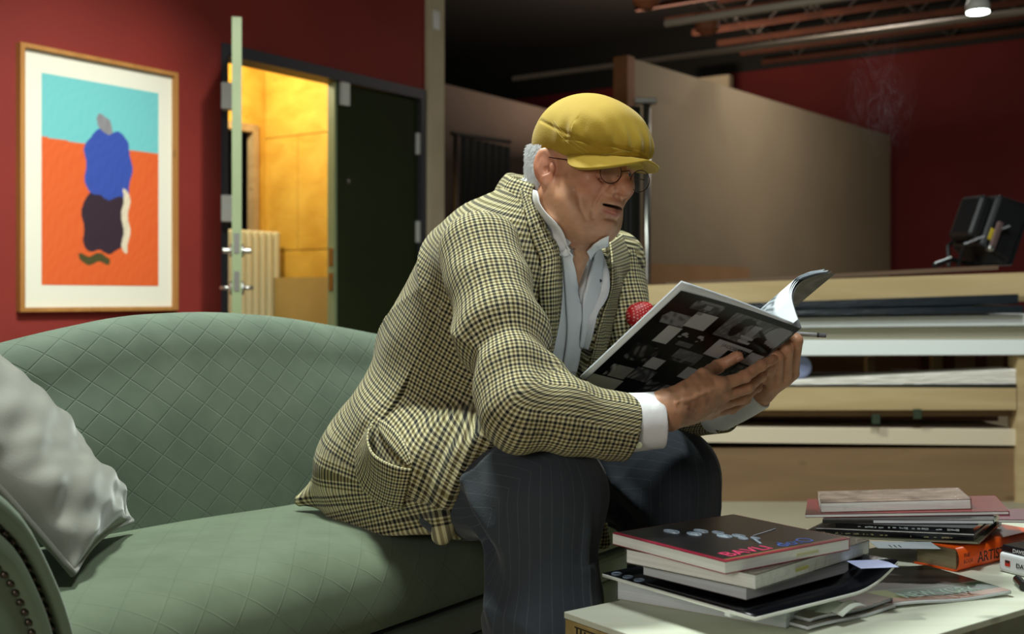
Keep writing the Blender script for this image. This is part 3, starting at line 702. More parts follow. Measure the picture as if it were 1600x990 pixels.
# ------------------------------------------------------------ pillow
pil = empty('pillow', (-.66, 1.85, .43), 0, 'grey velvet scatter pillow slumped against the left sofa arm', 'pillow')
bb = np.array([-.700, 2.045, .425]); bf = np.array([-.655, 1.655, .425]); up = np.array([-.245, -.10, .33])
E1 = (bf-bb); E2 = up; N_ = np.cross(E1, E2); N_ /= np.linalg.norm(N_)
if N_[0] < 0: N_ = -N_
M_pv = mat('grey_velvet', '#86857a', .75, '#75746b', 9, .6, bump=.12, bscale=260, sheen=.5)
n = 90
def pillow_side(sg):
    P = np.zeros((n, n, 3))
    for i in range(n):
        for j in range(n):
            a = -1+2*i/(n-1); b = -1+2*j/(n-1)
            h = max((1-a*a)*(1-b*b), 0)**.42*.070
            pin = 1-.07*(1-a*a)*abs(b)**3; pin2 = 1-.08*(1-b*b)*abs(a)**3
            wr = (.0045*math.sin(9*b+5*a*a+2.5*a)+.004*math.sin(15*b-4*a+3*a*b)+.003*math.sin(23*b+7*a))*min(1, h/.03)*(.5+.5*abs(a))
            wr += .006*math.exp(-((b+.55-.25*a)/.10)**2)*min(1, h/.03)-.007*math.exp(-((b+.30-.25*a)/.09)**2)*min(1, h/.03)
            c = bb+E1*(.5+.5*a*pin2)+E2*(.5+.5*b*pin)
            hh = h*(1.0 if sg > 0 else .5)+wr*(sg > 0)
            droop = -.02*(1-b*b)*0
            P[i, j] = c+N_*(sg*hh+.03)+SU*(.012*(1-abs(b)) if False else 0)
    return P
grid_obj('cover', pillow_side(1), M_pv, pil); grid_obj('cover_back', pillow_side(-1)[::-1], M_pv, pil)
edge = []
for s, (fa, fb) in enumerate((((-1, 1), (-1, -1)), ((1, 1), (-1, 1)), ((1, -1), (1, 1)), ((-1, -1), (1, -1)))):
    for k in range(24):
        u = k/24; a = fa[0]+(fa[1]-fa[0])*u; b = fb[0]+(fb[1]-fb[0])*u
        pin = 1-.07*(1-a*a)*abs(b)**3; pin2 = 1-.08*(1-b*b)*abs(a)**3
        edge.append(bb+E1*(.5+.5*a*pin2)+E2*(.5+.5*b*pin)+N_*.03)
edge.append(edge[0]); MB().tube(edge, .0055, 8, False).build('piping', M_pv, pil, smooth=True)

# ------------------------------------------------------------ table (plywood crate bench)
TZ = .37
TL = onz(881, 955, TZ); TE1 = Vector((.806, .592, 0)); TE2 = Vector((.592, -.806, 0))
MT = Matrix(((TE1.x, TE2.x, 0, TL.x), (TE1.y, TE2.y, 0, TL.y), (0, 0, -1, TZ), (0, 0, 0, 1)))   # z down
M_tply = woodmat('pale_plywood_top', '#d2d6c4', '#c0c3ae', 0, .55, 2.2); M_tedge = woodmat('plywood_edge', '#b09a62', '#8f7844', 1, .7, 6, knots=False)
tb = empty('plywood_table', tuple(MT @ Vector((.7, .2, TZ))), 0, 'low pale plywood table carrying the stacks of art books', 'table')
MB().box(0, 0, 0, 1.5, .40, .010, MT).build('top', M_tply, tb, bevel=.0015)
MB().box(.0, .004, .0105, .02, .396, .34, MT).build('end_panel', M_tedge, tb)
MB().box(.03, .004, .0105, 1.49, .022, .30, MT).build('side_panel', M_tply, tb)
MB().box(1.47, .022, .0105, 1.49, .378, .34, MT).build('end_panel', M_tply, tb)
for y in (.0, .36):
    for x in (.02, 1.43): MB().box(x+.0, y+.001, .0115, x+.04, y+.039, TZ-.0, MT).build('leg', M_tply, tb)
# stamp on the end panel
M_ink = mat('black_ink', '#1c1a15', .7)
sm = MB()
for i in range(5): sm.box(-.001, .030+i*.009, .018+.0006*i, -.0002, .033+i*.009, .034, MT)
sm.box(-.001, .026, .016, -.0002, .078, .018, MT); sm.box(-.001, .080, .018, -.0002, .082, .05, MT); sm.box(-.001, .056, .026, -.0002, .078, .028, MT); sm.box(-.001, .018, .04, -.0002, .021, .09, MT); sm.box(-.001, .06, .046, -.0002, .080, .048, MT)
sm.build('stamp', M_ink, tb)
for (x, y) in ((.07, .21), (.9, .31), (1.0, .36), (.62, .35), (1.15, .30)):
    MB().lathe([(.004, 0), (.0035, .0006)], MT @ Matrix.Translation((x, y, 0)) @ Matrix.Rotation(math.pi, 4, 'X'), 10).build('screw_head', mat('dull_screw', '#7a7355', .6), tb)

# ------------------------------------------------------------ books
M_pages = mat('white_page_edges', '#f0f2ec', .7, '#dcdfd8', 3, .5, bump=.25, bscale=8, stretch=(1, 1, 120), dist=.001)
M_pages2 = mat('cool_page_edges', '#dfe4e6', .7, '#c9cfd2', 3, .5, bump=.25, bscale=8, stretch=(1, 1, 120), dist=.001)
def shrink(name='clear_shrink_wrap', c=(.85, .9, .9)):
    m, n, b = nt(name); setc(b, c); b.inputs['Roughness'].default_value = .06
    tr = n.nodes.new('ShaderNodeBsdfTransparent'); mx = n.nodes.new('ShaderNodeMixShader'); gl = n.nodes.new('ShaderNodeBsdfGlossy'); gl.inputs['Roughness'].default_value = .08
    t = n.nodes.new('ShaderNodeTexNoise'); t.inputs['Scale'].default_value = 38; t.inputs['Detail'].default_value = 3; t.inputs['Distortion'].default_value = 1.5
    tc = n.nodes.new('ShaderNodeTexCoord'); n.links.new(tc.outputs['Object'], t.inputs[0])
    bp = n.nodes.new('ShaderNodeBump'); bp.inputs['Strength'].default_value = 1; bp.inputs['Distance'].default_value = .006; n.links.new(t.outputs[0], bp.inputs['Height']); n.links.new(bp.outputs[0], gl.inputs['Normal'])
    fr = n.nodes.new('ShaderNodeFresnel'); fr.inputs[0].default_value = 1.45; n.links.new(bp.outputs[0], fr.inputs['Normal'])
    ad = mth(n, 'MULTIPLY', fr.outputs[0], .42)
    n.links.new(ad, mx.inputs[0]); n.links.new(tr.outputs[0], mx.inputs[1]); n.links.new(gl.outputs[0], mx.inputs[2])
    n.links.new(mx.outputs[0], n.nodes['Material Output'].inputs[0]); return m
M_wrap = shrink()
def glossy(name, c, r=.22, c2=None, sc=12): return mat(name, c, r, c2, sc, .5, spec=.5)
def book(name, lab, N, Lc, Rc, z0, h, cover, pages=M_pages, spine=None, cat='book', group=None, cov=.0012, wrap=False, inset=.0, ladj=True, Mx=None, bottom=None):
    """N, Lc, Rc: near, left and right corners (world xy); the block is made square at N"""
    N = Vector((N[0], N[1], 0)); a = Vector((Lc[0], Lc[1], 0))-N; b = Vector((Rc[0], Rc[1], 0))-N
    la, lb = a.length, b.length; a.normalize(); perp = Vector((-a.y, a.x, 0)); perp = perp if perp.dot(b) > 0 else -perp
    M = Matrix(((perp.x, a.x, 0, N.x), (perp.y, a.y, 0, N.y), (0, 0, 1, z0), (0, 0, 0, 1)))    # x: N->R, y: N->L
    if Mx is not None: M, la, lb = Mx
    o = empty(name, tuple(M @ Vector((lb/2, la/2, 0))), 0, lab, cat, group)
    i = inset; s = {k: (0 if spine == k else i) for k in 'NRLF'}
    MB().box(.0003 if spine != 'L_' else 0, .0003, cov, lb-.0003, la-.0003, h-cov, M).build('page_block', pages, o)
    cf = MB().box(0, 0, h-cov, lb, la, h, M).build('front_cover', cover, o)
    MB().box(0, 0, 0, lb, la, cov, M).build('back_cover', bottom or cover, o)
    if spine == 'front': MB().box(-.0012, 0-.0015, 0, lb, .0002, h, M).build('spine', cover, o)
    elif spine == 'left': MB().box(-.0015, 0, 0, .0002, la, h, M).build('spine', cover, o)
    elif spine == 'back': MB().box(0, la-.0002, 0, lb, la+.0012, h, M).build('spine', cover, o)
    else: MB().box(lb-.0002, 0, 0, lb+.0012, la, h, M).build('spine', cover, o)
    if wrap:
        w = .0018; MB().box(-w, -w, .0002, lb+w, la+w, h+.0012, M).build('shrink_wrap', M_wrap, o)
    return o, M, la, lb
xy = lambda px, py, z: onz(px, py, z)
def cover_print(name, o, M, la, lb, z, fn, rough=.25, nu=110, nv=100, coat=.0):
    uu, vv = np.meshgrid(np.linspace(0, 1, nu), np.linspace(0, 1, nv), indexing='ij')
    C = fn(uu, vv); P = np.zeros((nu, nv, 3))
    R = np.array(M.to_3x3()); T = np.array(M.translation)
    Q = np.stack([uu*lb*.996+.002*lb, vv*la*.996+.002*la, np.full_like(uu, z)], -1); P = Q @ R.T+T
    return grid_obj(name, P, matcol(name+'_ink', rough, coat=coat), o, col=C, smooth=False)
C_ = lambda h: np.array(srgb(h))
near = 'books in the near stack'
# bottom wrapped book
o, M, la, lb = book('art_book', 'thick shrink-wrapped white catalogue at the bottom of the near stack', xy(1228, 982, .37), xy(965, 936, .37), xy(1380, 932, .37), .3705, .030, glossy('pale_cover', '#b8b6a8'), M_pages2, group=near, wrap=True)
# floppy dark magazine with curled right side
def curled(name, lab, N, L, R, z, th, m, lift, m_edge, cat='magazine'):
    N = Vector((N[0], N[1], 0)); a = Vector((L[0], L[1], 0))-N; b = Vector((R[0], R[1], 0))-N; la = a.length; a.normalize(); pr = Vector((-a.y, a.x, 0)); pr = pr if pr.dot(b) > 0 else -pr; lb = b.length
    o = empty(name, (N.x, N.y, z), 0, lab, cat, near)
    for nm, dz, mm, ins in (('cover', th, m, 0), ('page_block', 0, m_edge, .001)):
        P = np.zeros((26, 8, 3))
        for i in range(26):
            for j in range(8):
                u = i/25; v = j/7; q = N+pr*(lb*u)+a*(la*v); P[i, j] = (q.x, q.y, z+dz+lift*max(0, u-.66)**2*(1-.3*v)*8.5)
        g = grid_obj(nm, P, mm, o, thick=(.0008 if nm == 'cover' else th), offset=1 if nm == 'page_block' else 1, smooth=True)
    return o, N, a, pr, la, lb
M_blackgl = glossy('black_gloss_cover', '#14151a', .25)
o2, N_2, a_2, pr_2, la2, lb2 = curled('magazine', 'dark floppy magazine with its right side curled up, near the bottom of the near stack', xy(1180, 955, .420), xy(941, 888, .420), xy(1425, 905, .420), .4075, .005, M_blackgl, .032, M_pages)
Mx = Matrix(((pr_2.x, a_2.x, 0, N_2.x), (pr_2.y, a_2.y, 0, N_2.y), (0, 0, 1, .4137), (0, 0, 0, 1)))
M_pbl = mat('pale_blue_lettering', '#8fa4ba', .4)
for (x, y, r) in ((.012, la2-.02, .008), (.012, la2-.045, .008), (.012, la2-.07, .008)):
    pts = [Mx @ Vector((x+r*math.cos(t), y+r*.8*math.sin(t), .0006)) for t in np.linspace(0, 6.0, 20)]
    MB().tube(pts, .0012, 5).build('lettering', M_pbl, o2)
MB().box(.006, .05, .4005-.370, .03, .06, .4069-.370, Matrix(((pr_2.x, a_2.x, 0, N_2.x), (pr_2.y, a_2.y, 0, N_2.y), (0, 0, 1, .370), (0, 0, 0, 1)))).build('inserted_sheet', M_pages2, o2)
o, M, la, lb = book('art_book', 'grey-white paperback with dark cover, third from the top of the near stack', xy(1166, 916, .440), xy(1005, 878, .440), xy(1352, 880, .440), .4205, .0195, mat('dusty_rose_cover', '#3f3330', .3), M_pages2, group=near)
o, M, la, lb = book('art_book', 'grey shrink-wrapped exhibition book, second from the top of the near stack', xy(1180, 897, .462), xy(979, 857, .462), xy(1395, 850, .462), .4405, .0215, glossy('taupe_cover', '#5d564a', .25, '#4a453c'), M_pages, group=near, wrap=True)
MB().box(.10, -.0022, .008, .135, .0-.0019, .0135, M).build('yellow_note', mat('yellow_note_paper', '#b3b06a', .7), o)
o, M, la, lb = book('art_book', 'black covered art book with pink and blue lettering on top of the near stack', xy(1133, 877, .480), xy(957, 832, .480), xy(1323, 840, .480), .4625, .0175, mat('crimson_cover_edge', '#8c1730', .4), M_pages, group=near)
MB().box(lb*.55, -.0012, .006, lb*.73, -.0002, .0105, M).build('yellow_note', mat('cream_note_paper', '#c9c9a0', .7), o)
def f5(u, v):
    C = np.zeros(u.shape+(3,)); C[:] = C_('#0e0d10'); g = u > .42; C[g] = C_('#1c1610')  # brown half: reflected background painted into the cover colour
    red = (v < .035) | (u < .03); C[red] = C_('#7e142c')
    gold = ((v > .035) & (v < .042) & (u > .03)) | ((u > .03) & (u < .036) & (v > .035)); C[gold] = C_('#8a7040')
    return C
cover_print('cover_print', o, M, la, lb, .01756, f5, .3)
M_bub = mat('pearl_blue_print', '#aebbc6', .25, '#5a6a7c', 45, .8)
bubs = [(.30, .80, .055), (.36, .66, .05), (.45, .70, .05), (.50, .60, .04), (.46, .50, .05), (.53, .45, .045), (.50, .38, .03), (.56, .34, .03)]
for (u, v, r) in bubs:
    pts = [M @ Vector((lb*u+r*.55*lb*math.cos(t), la*v+r*1.1*la*math.sin(t), .0180)) for t in np.linspace(0, 6.28, 22)]
    MB().tube(pts, .0014, 5, False).build('sculpture_print', M_bub, o)
    MB().prism([(lb*u+r*.35*lb*math.cos(t), la*v+r*.8*la*math.sin(t)) for t in np.linspace(0, 6.0, 16)], .0176, .0178, M).build('sculpture_print', M_bub, o)
MB().tube([M @ Vector((lb*.55, la*.36, .018)), M @ Vector((lb*.47, la*.20, .018))], .002, 5).build('sculpture_print', M_bub, o)
MB().tube([M @ Vector((lb*.60, la*.40, .018)), M @ Vector((lb*.86, la*.47, .018))], .0008, 5).build('sculpture_print', M_bub, o)
M_pink = mat('hot_pink_print', '#c8325e', .4); M_blu = mat('blue_print', '#3f62b4', .4)
Mt = M @ Matrix.Translation((lb*.10, la*.075, .0177)); text_obj('lettering', 'BAVLI', .036, Mt, M_pink, o, .0002)
Mt = M @ Matrix.Translation((lb*.52, la*.075, .0177)); text_obj('lettering', 'do:O', .036, Mt, M_blu, o, .0002)

# ---- right stack
far = 'books in the far stack'
# orange art book with spine toward the viewer
Nb = onz(1495, 894, .37); Rb = Nb+TE1*.26; Lb = Nb-TE2*.24
M_or = mat('orange_spine', '#e85a10', .35, '#d84c0c', 20, .5)
oo = empty('orange_book', tuple(Nb), 0, 'thick book with orange spine lettered in black under the far stack', 'book', far)
MO = Matrix(((TE1.x, -TE2.x, 0, Nb.x), (TE1.y, -TE2.y, 0, Nb.y), (0, 0, 1, .3705), (0, 0, 0, 1)))
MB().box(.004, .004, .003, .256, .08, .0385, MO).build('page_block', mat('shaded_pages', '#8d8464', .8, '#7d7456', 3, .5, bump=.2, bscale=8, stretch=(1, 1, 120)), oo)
MB().box(0, .006, .0387, .26, .084, .0410, MO).build('front_cover', M_or, oo); MB().box(0, .006, 0, .26, .084, .0028, MO).build('back_cover', M_or, oo)
P = np.zeros((2, 14, 3))
for i, x in enumerate((0, .26)):
    for j in range(14):
        th = math.pi*j/13; P[i, j] = MO @ Vector((x, .006-.010*math.sin(th), .0205-.0190*math.cos(th)))
grid_obj('spine', P, M_or, oo, thick=.0015, offset=1)
MI = MO @ Matrix.Translation((.055, -.0052, .010)) @ Matrix.Rotation(math.pi/2, 4, 'X')
text_obj('lettering', 'ARTISTS', .026, MI, M_ink, oo, .0003)
MI = MO @ Matrix.Translation((.012, -.0052, .012)) @ Matrix.Rotation(math.pi/2, 4, 'X')
text_obj('small_lettering', 'THE\nBOOK', .010, MI @ Matrix.Translation((0, .012, 0)), mat('dark_orange_ink', '#7c2c08', .6), oo, .0003)
# flyers
tag(MB().box(0, .045, 0, .105, .10, .0006, frame(onz(1470, 857, .4145), Vector((-1, .05, 0)), (-.1, -1, 0)) @ Matrix.Translation((0, -.10, -.0006))).build('flyer', mat('cool_white_paper', '#a9b3b8', .6)), 'white printed flyer sticking out left of the orange book', 'paper')
fly = bpy.data.objects['flyer']
for i in range(3): MB().box(.062+i*.008, .072, 0, .064+i*.008, .090, .0002, frame(onz(1470, 857, .4150), Vector((-1, .05, 0)), (-.1, -1, 0)) @ Matrix.Translation((0, -.10, -.0004))).build('lettering', M_ink, fly)
# the stack leans: its right side is propped on the orange book, its left side droops toward the table
EH = Vector((.845, -.535, 0)); PRF = Vector((.803, 1.986, 0)); PNN = Vector((-.07*EH.x, -.07*EH.y, 1)).normalized()
def onlean(px, py, base):
    z = base
    for _ in range(30): p = onz(px, py, z); z = base+.07*(EH.dot(Vector((p.x, p.y, 0))-PRF))
    return onz(px, py, z)
def lean(lab, pL, pR, top, h, depth, cover, pages=M_pages2, cat='book', wrap=False, name='art_book', spine=None, cov=.001):
    """front top edge from pL to pR on the leaning plane at height top"""
    l = onlean(*pL, top); r = onlean(*pR, top); x = (r-l).normalized(); x = (x-PNN*x.dot(PNN)).normalized(); y = PNN.cross(x); o = l-PNN*h
    M = Matrix(((x.x, y.x, PNN.x, o.x), (x.y, y.y, PNN.y, o.y), (x.z, y.z, PNN.z, o.z), (0, 0, 0, 1)))
    return book(name, lab, l, l+y, r, 0, h, cover, pages, cat=cat, group=far, wrap=wrap, cov=cov, Mx=(M, depth, (r-l).length))
M_olive = glossy('olive_cover', '#4d4a38', .3)
o, M, la, lb = lean('thin olive-edged large magazine lying on the orange book', (1292, 836), (1528, 846), .4222, .0042, .21, M_olive, mat('green_grey_pages', '#9aa088', .7), cat='magazine', name='large_magazine')
M_bk2 = glossy('black_speckled_cover', '#0b0c10', .15)
rs = random.Random(4)
def specks(M, lb, x0, n, nm, m, h):
    g = MB()
    for k in range(n):
        x = rs.uniform(x0, lb-.02); g.box(x, -.0022, h*.3+rs.random()*h*.15, x+rs.uniform(.001, .006), -.0014, h*.55+rs.random()*h*.2, M)
    g.build('spine_lettering', m, o, kind='stuff')
o, M, la, lb = lean('black glossy book with glinting spine just above the olive-edged magazine', (1262, 827), (1520, 838), .4300, .0074, .19, M_bk2, M_bk2)
specks(M, lb, .01, 34, '', mat('gold_print', '#8a8462', .4), .0074)
o, M, la, lb = lean('thin pale-edged booklet between the two black books', (1275, 823), (1522, 833), .4344, .0040, .19, glossy('slate_cover', '#2a2f36', .3), M_pages)
o, M, la, lb = lean('black book with silvery lettering specks in the middle of the far stack', (1305, 817), (1520, 825), .4430, .0082, .18, M_bk2, M_bk2)
specks(M, lb, .04, 34, '', mat('silver_print', '#a9b1b4', .4), .0082)
o, M, la, lb = lean('grey-paged book with black left end, under the wide thin book', (1285, 811), (1552, 812), .4506, .0072, .17, glossy('charcoal_cover', '#17191c', .3), M_pages2)
MB().box(0, -.0010, .0012, .09, -.0002, .0060, M).build('dark_spine_end', M_dark, o)
lean('white-edged book at the right end of the far stack', (1560, 811), (1680, 812), .4506, .0058, .12, glossy('dark_red_cover', '#5c2230', .3), M_pages)
o, M, la, lb = lean('wide thin book with white edge and crimson cover in the far stack', (1258, 803), (1576, 798), .4576, .0066, .19, glossy('crimson_cover', '#7a1f26', .25, '#5c1c1c', 20), M_pages)
o, M, la, lb = lean('small shrink-wrapped book with brownish cover on top of the far stack', (1282, 785), (1516, 779), .4762, .0182, .15, glossy('brown_photo_cover', '#a08a7e', .3, '#54423a', 30), M_pages, wrap=True)
# white book and black book at far right
Ms = frame(onz(1560, 892, .37)+Vector((0, 0, .0005)), Vector((.45, -.89, 0)), (.89, .45, 0))
M_ws = mat('matt_white_cover', '#c9ccce', .5)
wb_ = empty('white_book', tuple(Ms.translation), 0, 'white book with small red square on its spine at the right edge', 'book')
MB().box(0, 0, 0, .22, .15, .034, Ms).build('cover', M_ws, wb_, bevel=.006, smooth=False, seg=3)
MB().box(.222, .004, .003, .224, .146, .030, Ms).build('page_block', M_pages, wb_)
MB().box(.014, -.0008, .012, .024, .0, .022, Ms).build('red_square', mat('red_logo', '#b02818', .5), wb_)
MB().box(.015, -.0012, .018, .023, -.0006, .022, Ms).build('dark_logo', M_ink, wb_)
text_obj('lettering', 'DAVID', .011, Ms @ Matrix.Translation((.036, -.0006, .013)) @ Matrix.Rotation(math.pi/2, 4, 'X'), M_ink, wb_, .0003)
Mk = frame(Ms @ Vector((.004, .004, .0344)), Vector((.45, -.89, 0)), (.89, .45, 0))
kb = empty('black_book', tuple(Mk.translation), 0, 'black book lettered in white lying on the white book at the right edge', 'book')
MB().box(0, 0, 0, .2, .14, .012, Mk).build('cover', M_blackgl, kb, bevel=.002)
MB().box(.201, .003, .002, .2025, .137, .010, Mk).build('page_block', M_pages, kb)
text_obj('lettering', 'DAVID', .009, Mk @ Matrix.Translation((.022, -.0004, .0022)) @ Matrix.Rotation(math.pi/2, 4, 'X'), mat('white_ink', '#c8c8c8', .5), kb, .0003)
# small black pen cap
tag(MB().tube([onz(1590, 905, .378), onz(1600, 916, .378)], .0075, 12).build('pen_cap', mat('black_plastic', '#0c0c0d', .3)), 'small black cap lying in front of the white book', 'cap')
# ---- magazines lying on the table, centre
def wavy(name, lab, c0, e1, e2, l1, l2, z, th, fn, cat='magazine', amp=.004, nu=70, nv=60, lettering=None):
    e1 = Vector(e1).normalized(); e2 = Vector(e2).normalized(); c0 = Vector(c0); o = empty(name, tuple(c0), 0, lab, cat)
    uu, vv = np.meshgrid(np.linspace(0, 1, nu), np.linspace(0, 1, nv), indexing='ij'); P = np.zeros((nu, nv, 3))
    for i in range(nu):
        for j in range(nv):
            u, v = uu[i, j], vv[i, j]; q = c0+e1*(l1*u)+e2*(l2*v); P[i, j] = (q.x, q.y, z+th+amp*(math.sin(u*7+.5)*.5+.5)*(1-v)+.0004)
    grid_obj('cover', P, matcol(name+'_cover_ink', .3), o, col=fn(uu, vv), smooth=True)
    Pp = P.copy(); Pp[..., 2] -= .0004
    grid_obj('page_block', Pp[::3, ::3], M_pages2, o, thick=th, offset=-1)
    return o, P
def fgreen(u, v):
    C = np.zeros(u.shape+(3,)); C[:] = C_('#1b1816'); k = .5+.5*np.sin(u*14+v*9+np.sin(v*11)*2); C += (k*k)[..., None]*(C_('#3a2a24'))*.6
    C[(v < .34)] = C_('#123c2e'); C[(v < .34) & (u < .22)] = C_('#5c6a1e'); C[v < .11] = C_('#8c6450'); C[(v > .34) & (v < .36)] = C_('#5a6a5c'); return C
g0 = onz(1400, 944, .378); g1 = onz(1580, 925, .378); gl0 = onz(1330, 893, .378)
gd = (g1-g0); gp = Vector((-gd.y, gd.x, 0))
og, Pg = wavy('green_magazine', 'dark magazine with green masthead band lying between the two stacks', onz(1385, 946, .376), gd, gp, .235, .20, .3705, .005, fgreen)
mz = frame(onz(1415, 934, .3805), gd, gp); text_obj('masthead', 'NEW YORK', .032, mz @ Matrix.Translation((.0, -.002, .0012)) @ Matrix.Diagonal((.85, 1.15, 1, 1)), mat('pale_green_ink', '#9db8a6', .5), og, .0004, shear=-.2)
# white-blue slip
tag(MB().box(0, 0, 0, .06, .05, .0005, frame(onz(1345, 888, .440), (1, .15, 0), (-.15, 1, 0))).build('slip', mat('blue_white_slip', '#b9c2ea', .5)), 'bluish white slip poking out under the wrapped book', 'paper')
# newspapers in front
def fnews(u, v):
    C = np.zeros(u.shape+(3,)); C[:] = C_('#77705f'); k = (np.sin(v*120) > .2) & (np.sin(u*30) > -.8); C[k] = C_('#686152'); C[(u > .80)] = C_('#8a8370'); return C
n0 = onz(1262, 985, .372); n1 = onz(1440, 940, .372); nd_ = (n1-n0)
for k, (dx, dz, ln, lab) in enumerate(((0, .3705, .20, 'bottom crumpled newspaper under the near stack'), (.012, .3765, .19, 'upper folded newspaper beside the near stack'))):
    wavy('newspaper', lab, n0+Vector((dx*.6, dx*1.5, 0)), nd_, Vector((-nd_.y, nd_.x, 0)), ln, .11-.02*k, dz, .0045, fnews, 'newspaper', .0035)
for k in range(3):
    a = onz(1255+12*k, 962+8*k, .376); cc = MB()
    P = np.zeros((8, 8, 3)); d = nd_.normalized(); p = Vector((-d.y, d.x, 0))
    for i in range(8):
        for j in range(8):
            q = Vector((a.x, a.y, 0))+d*(.055*i/7+.02*k)+p*(.02*j/7-.01); P[i, j] = (q.x, q.y, .3775+.004*k+.010*math.sin(i/7*2.4)+.003*j/7)
    o = grid_obj('paper_fold', P, mat('white_newsprint', '#b9c0b4', .7), None, thick=.0006); tag(o, ('lowest', 'middle', 'topmost')[k]+' white paper fold curling out of the newspapers', 'paper')
# ------------------------------------------------------------ the man
HO = np.array([-.209, 2.376, 0.])
def M3(f, l, z): return HO+SF*f+SD3*l+SU*z
def pa3(px, py, Y): return np.array(at(px, py, Y))
man = empty('person', tuple(M3(.05, 0, .42)), 0, 'seated older man in checked jacket and yellow flat cap reading a magazine', 'person')
# magazine plane first: the hands close on it
mA, mB, mC = pa3(1065, 440, 1.80), pa3(1252, 511, 1.928), pa3(897, 598, 1.98)
mN = np.cross(mB-mA, mC-mA); mN /= np.linalg.norm(mN)
if mN[1] > 0: mN = -mN            # cover normal, toward the viewer and down
def onmag(px, py, off=0.):
    d = np.array([(px-800)/FPX, 1, -(py-HORY)/FPX]); o = np.array([0, 0, CAMZ]); Y = ((mB+mN*off-o) @ mN)/(d @ mN); return o+d*Y
# ---- head frame
yaw, pit, rol = math.radians(50), math.radians(8), math.radians(8)
hf = np.array([math.cos(yaw), -math.sin(yaw), 0]); hl = np.array([math.sin(yaw), math.cos(yaw), 0])
hf2 = hf*math.cos(pit)-SU*math.sin(pit); hu = SU*math.cos(pit)+hf*math.sin(pit)
hl2 = hl*math.cos(rol)-hu*math.sin(rol); hu2 = hu*math.cos(rol)+hl*math.sin(rol)
HR = np.stack([hf2, hl2, hu2], 1).astype(np.float32)          # local -> world columns
HC_ = np.array([.127, 2.13, 1.060]); HS = 1.05
def H(x, y, z): return HC_+HS*(hf2*x+hl2*y+hu2*z)
def tohead(P): return ((P-A(HC_)) @ HR)/HS
def head_sdf(P):
    q = tohead(P); s = q*A([1, 1, 1]); ay = np.abs(q[:, 1]); m = np.stack([q[:, 0], ay, q[:, 2]], 1)   # mirrored
    d = ell(m, (-.012, 0, .048), (.098, .076, .082))
    d = smin(d, ell(m, (.035, 0, .03), (.060, .060, .055)), .03)
    d = smin(d, ell(m, (.030, 0, -.030), (.060, .060, .068)), .03)
    d = smin(d, cone(m, (-.005, .053, -.042), (.048, .032, -.072), .024, .022), .03)
    d = smin(d, cone(m, (.048, .032, -.072), (.074, 0, -.080), .022, .020), .02)
    d = smin(d, ell(m, (.020, .050, -.052), (.036, .020, .032)), .025)      # jowl
    d = smin(d, ell(m, (.038, 0, -.090), (.042, .038, .020)), .025)         # double chin
    d = smin(d, ell(m, (.062, .040, -.004), (.024, .021, .019)), .020)      # cheek
    d = smin(d, ell(m, (.072, 0, -.040), (.026, .031, .027)), .02)          # muzzle
    d = smin(d, cone(m, (.086, .006, .042), (.074, .042, .042), .011, .010), .016)   # brow
    d = smax(d, -sph(m, (.099, .032, .024), .017), .014)                    # socket
    lid = smax(sph(m, (.071, .032, .022), .0145), -ell(m, (.086, .032, .0185), (.012, .0115, .0030)), .002)
    d = smin(d, lid, .004)
    d = smin(d, ell(m, (.078, .033, .005), (.008, .014, .0065)), .006)      # eye bag
    d = smax(d, -chainc(m, [((.092, .020, .004), .001), ((.086, .032, -.0045), .0015), ((.076, .045, -.002), .001)]), .006)
    nz = smin(cone(m, (.088, 0, .032), (.108, 0, -.003), .0085, .0125), sph(m, (.1105, 0, -.009), .0142), .008)
    nz = smin(nz, ell(m, (.096, .0165, -.0145), (.0130, .0095, .0100)), .005)
    nz = smin(nz, ell(m, (.094, 0, -.001), (.014, .012, .022)), .01)
    d = smin(d, nz, .007)
    d = smax(d, -ell(m, (.104, .0068, -.0235), (.006, .0036, .005)), .003)
    d = smax(d, -chainc(m, [((.100, .026, -.010), .0012), ((.094, .0265, -.018), .0015)]), .004)
    # mouth, slightly open
    d = smin(d, chainc(m, [((.0965, 0, -.0350), .0050), ((.093, .014, -.0358), .0046), ((.081, .029, -.0430), .0026)]), .005)
    d = smin(d, chainc(m, [((.0945, 0, -.0520), .0066), ((.090, .013, -.0512), .0058), ((.079, .027, -.0460), .0028)]), .005)
    d = smax(d, -ell(m, (.094, 0, -.0430), (.016, .0250, .0032)), .002)
    d = smin(d, sph(m, (.080, 0, -.074), .015), .018)
    d = smax(d, -ell(m, (.098, 0, -.0635), (.006, .018, .003)), .008)
    for fp_ in FOLDS: d = smax(d, -chainc(q, fp_), .007)
    # ears
    ex = q.copy(); ex[:, 1] = ay
    ca, sa = math.cos(.28), math.sin(.28); x = ex[:, 0]+.010; y = ex[:, 1]-.080; z = ex[:, 2]-.002
    x, z = x*ca+z*sa, -x*sa+z*ca                      # lean back
    fa = -.50; x, y = x*math.cos(fa)+y*math.sin(fa), -x*math.sin(fa)+y*math.cos(fa)   # flare out
    e = np.stack([x, y, z], 1)
    ear = ell(e, (0, 0, .004), (.0195, .0065, .031)); ear = smin(ear, ell(e, (.004, 0, -.024), (.0105, .006, .012)), .008)
    ear = smax(ear, -ell(e, (.002, .0075, .006), (.0125, .0065, .0205)), .004)
    ear = smin(ear, ell(e, (-.003, .001, .004), (.006, .0045, .018)), .004)
    ear = smax(ear, -ell(e, (.007, .006, -.004), (.006, .008, .008)), .003)
    ear = smin(ear, ell(e, (.0155, .002, -.002), (.004, .004, .007)), .004)
    d = smin(d, ear, .006)
    d = d+.0009*wob(q.astype(np.float32), 140, 5)+.0006*wob(q.astype(np.float32), 300, 6)
    return d*HS
neck0 = M3(.325, .0, 1.005)
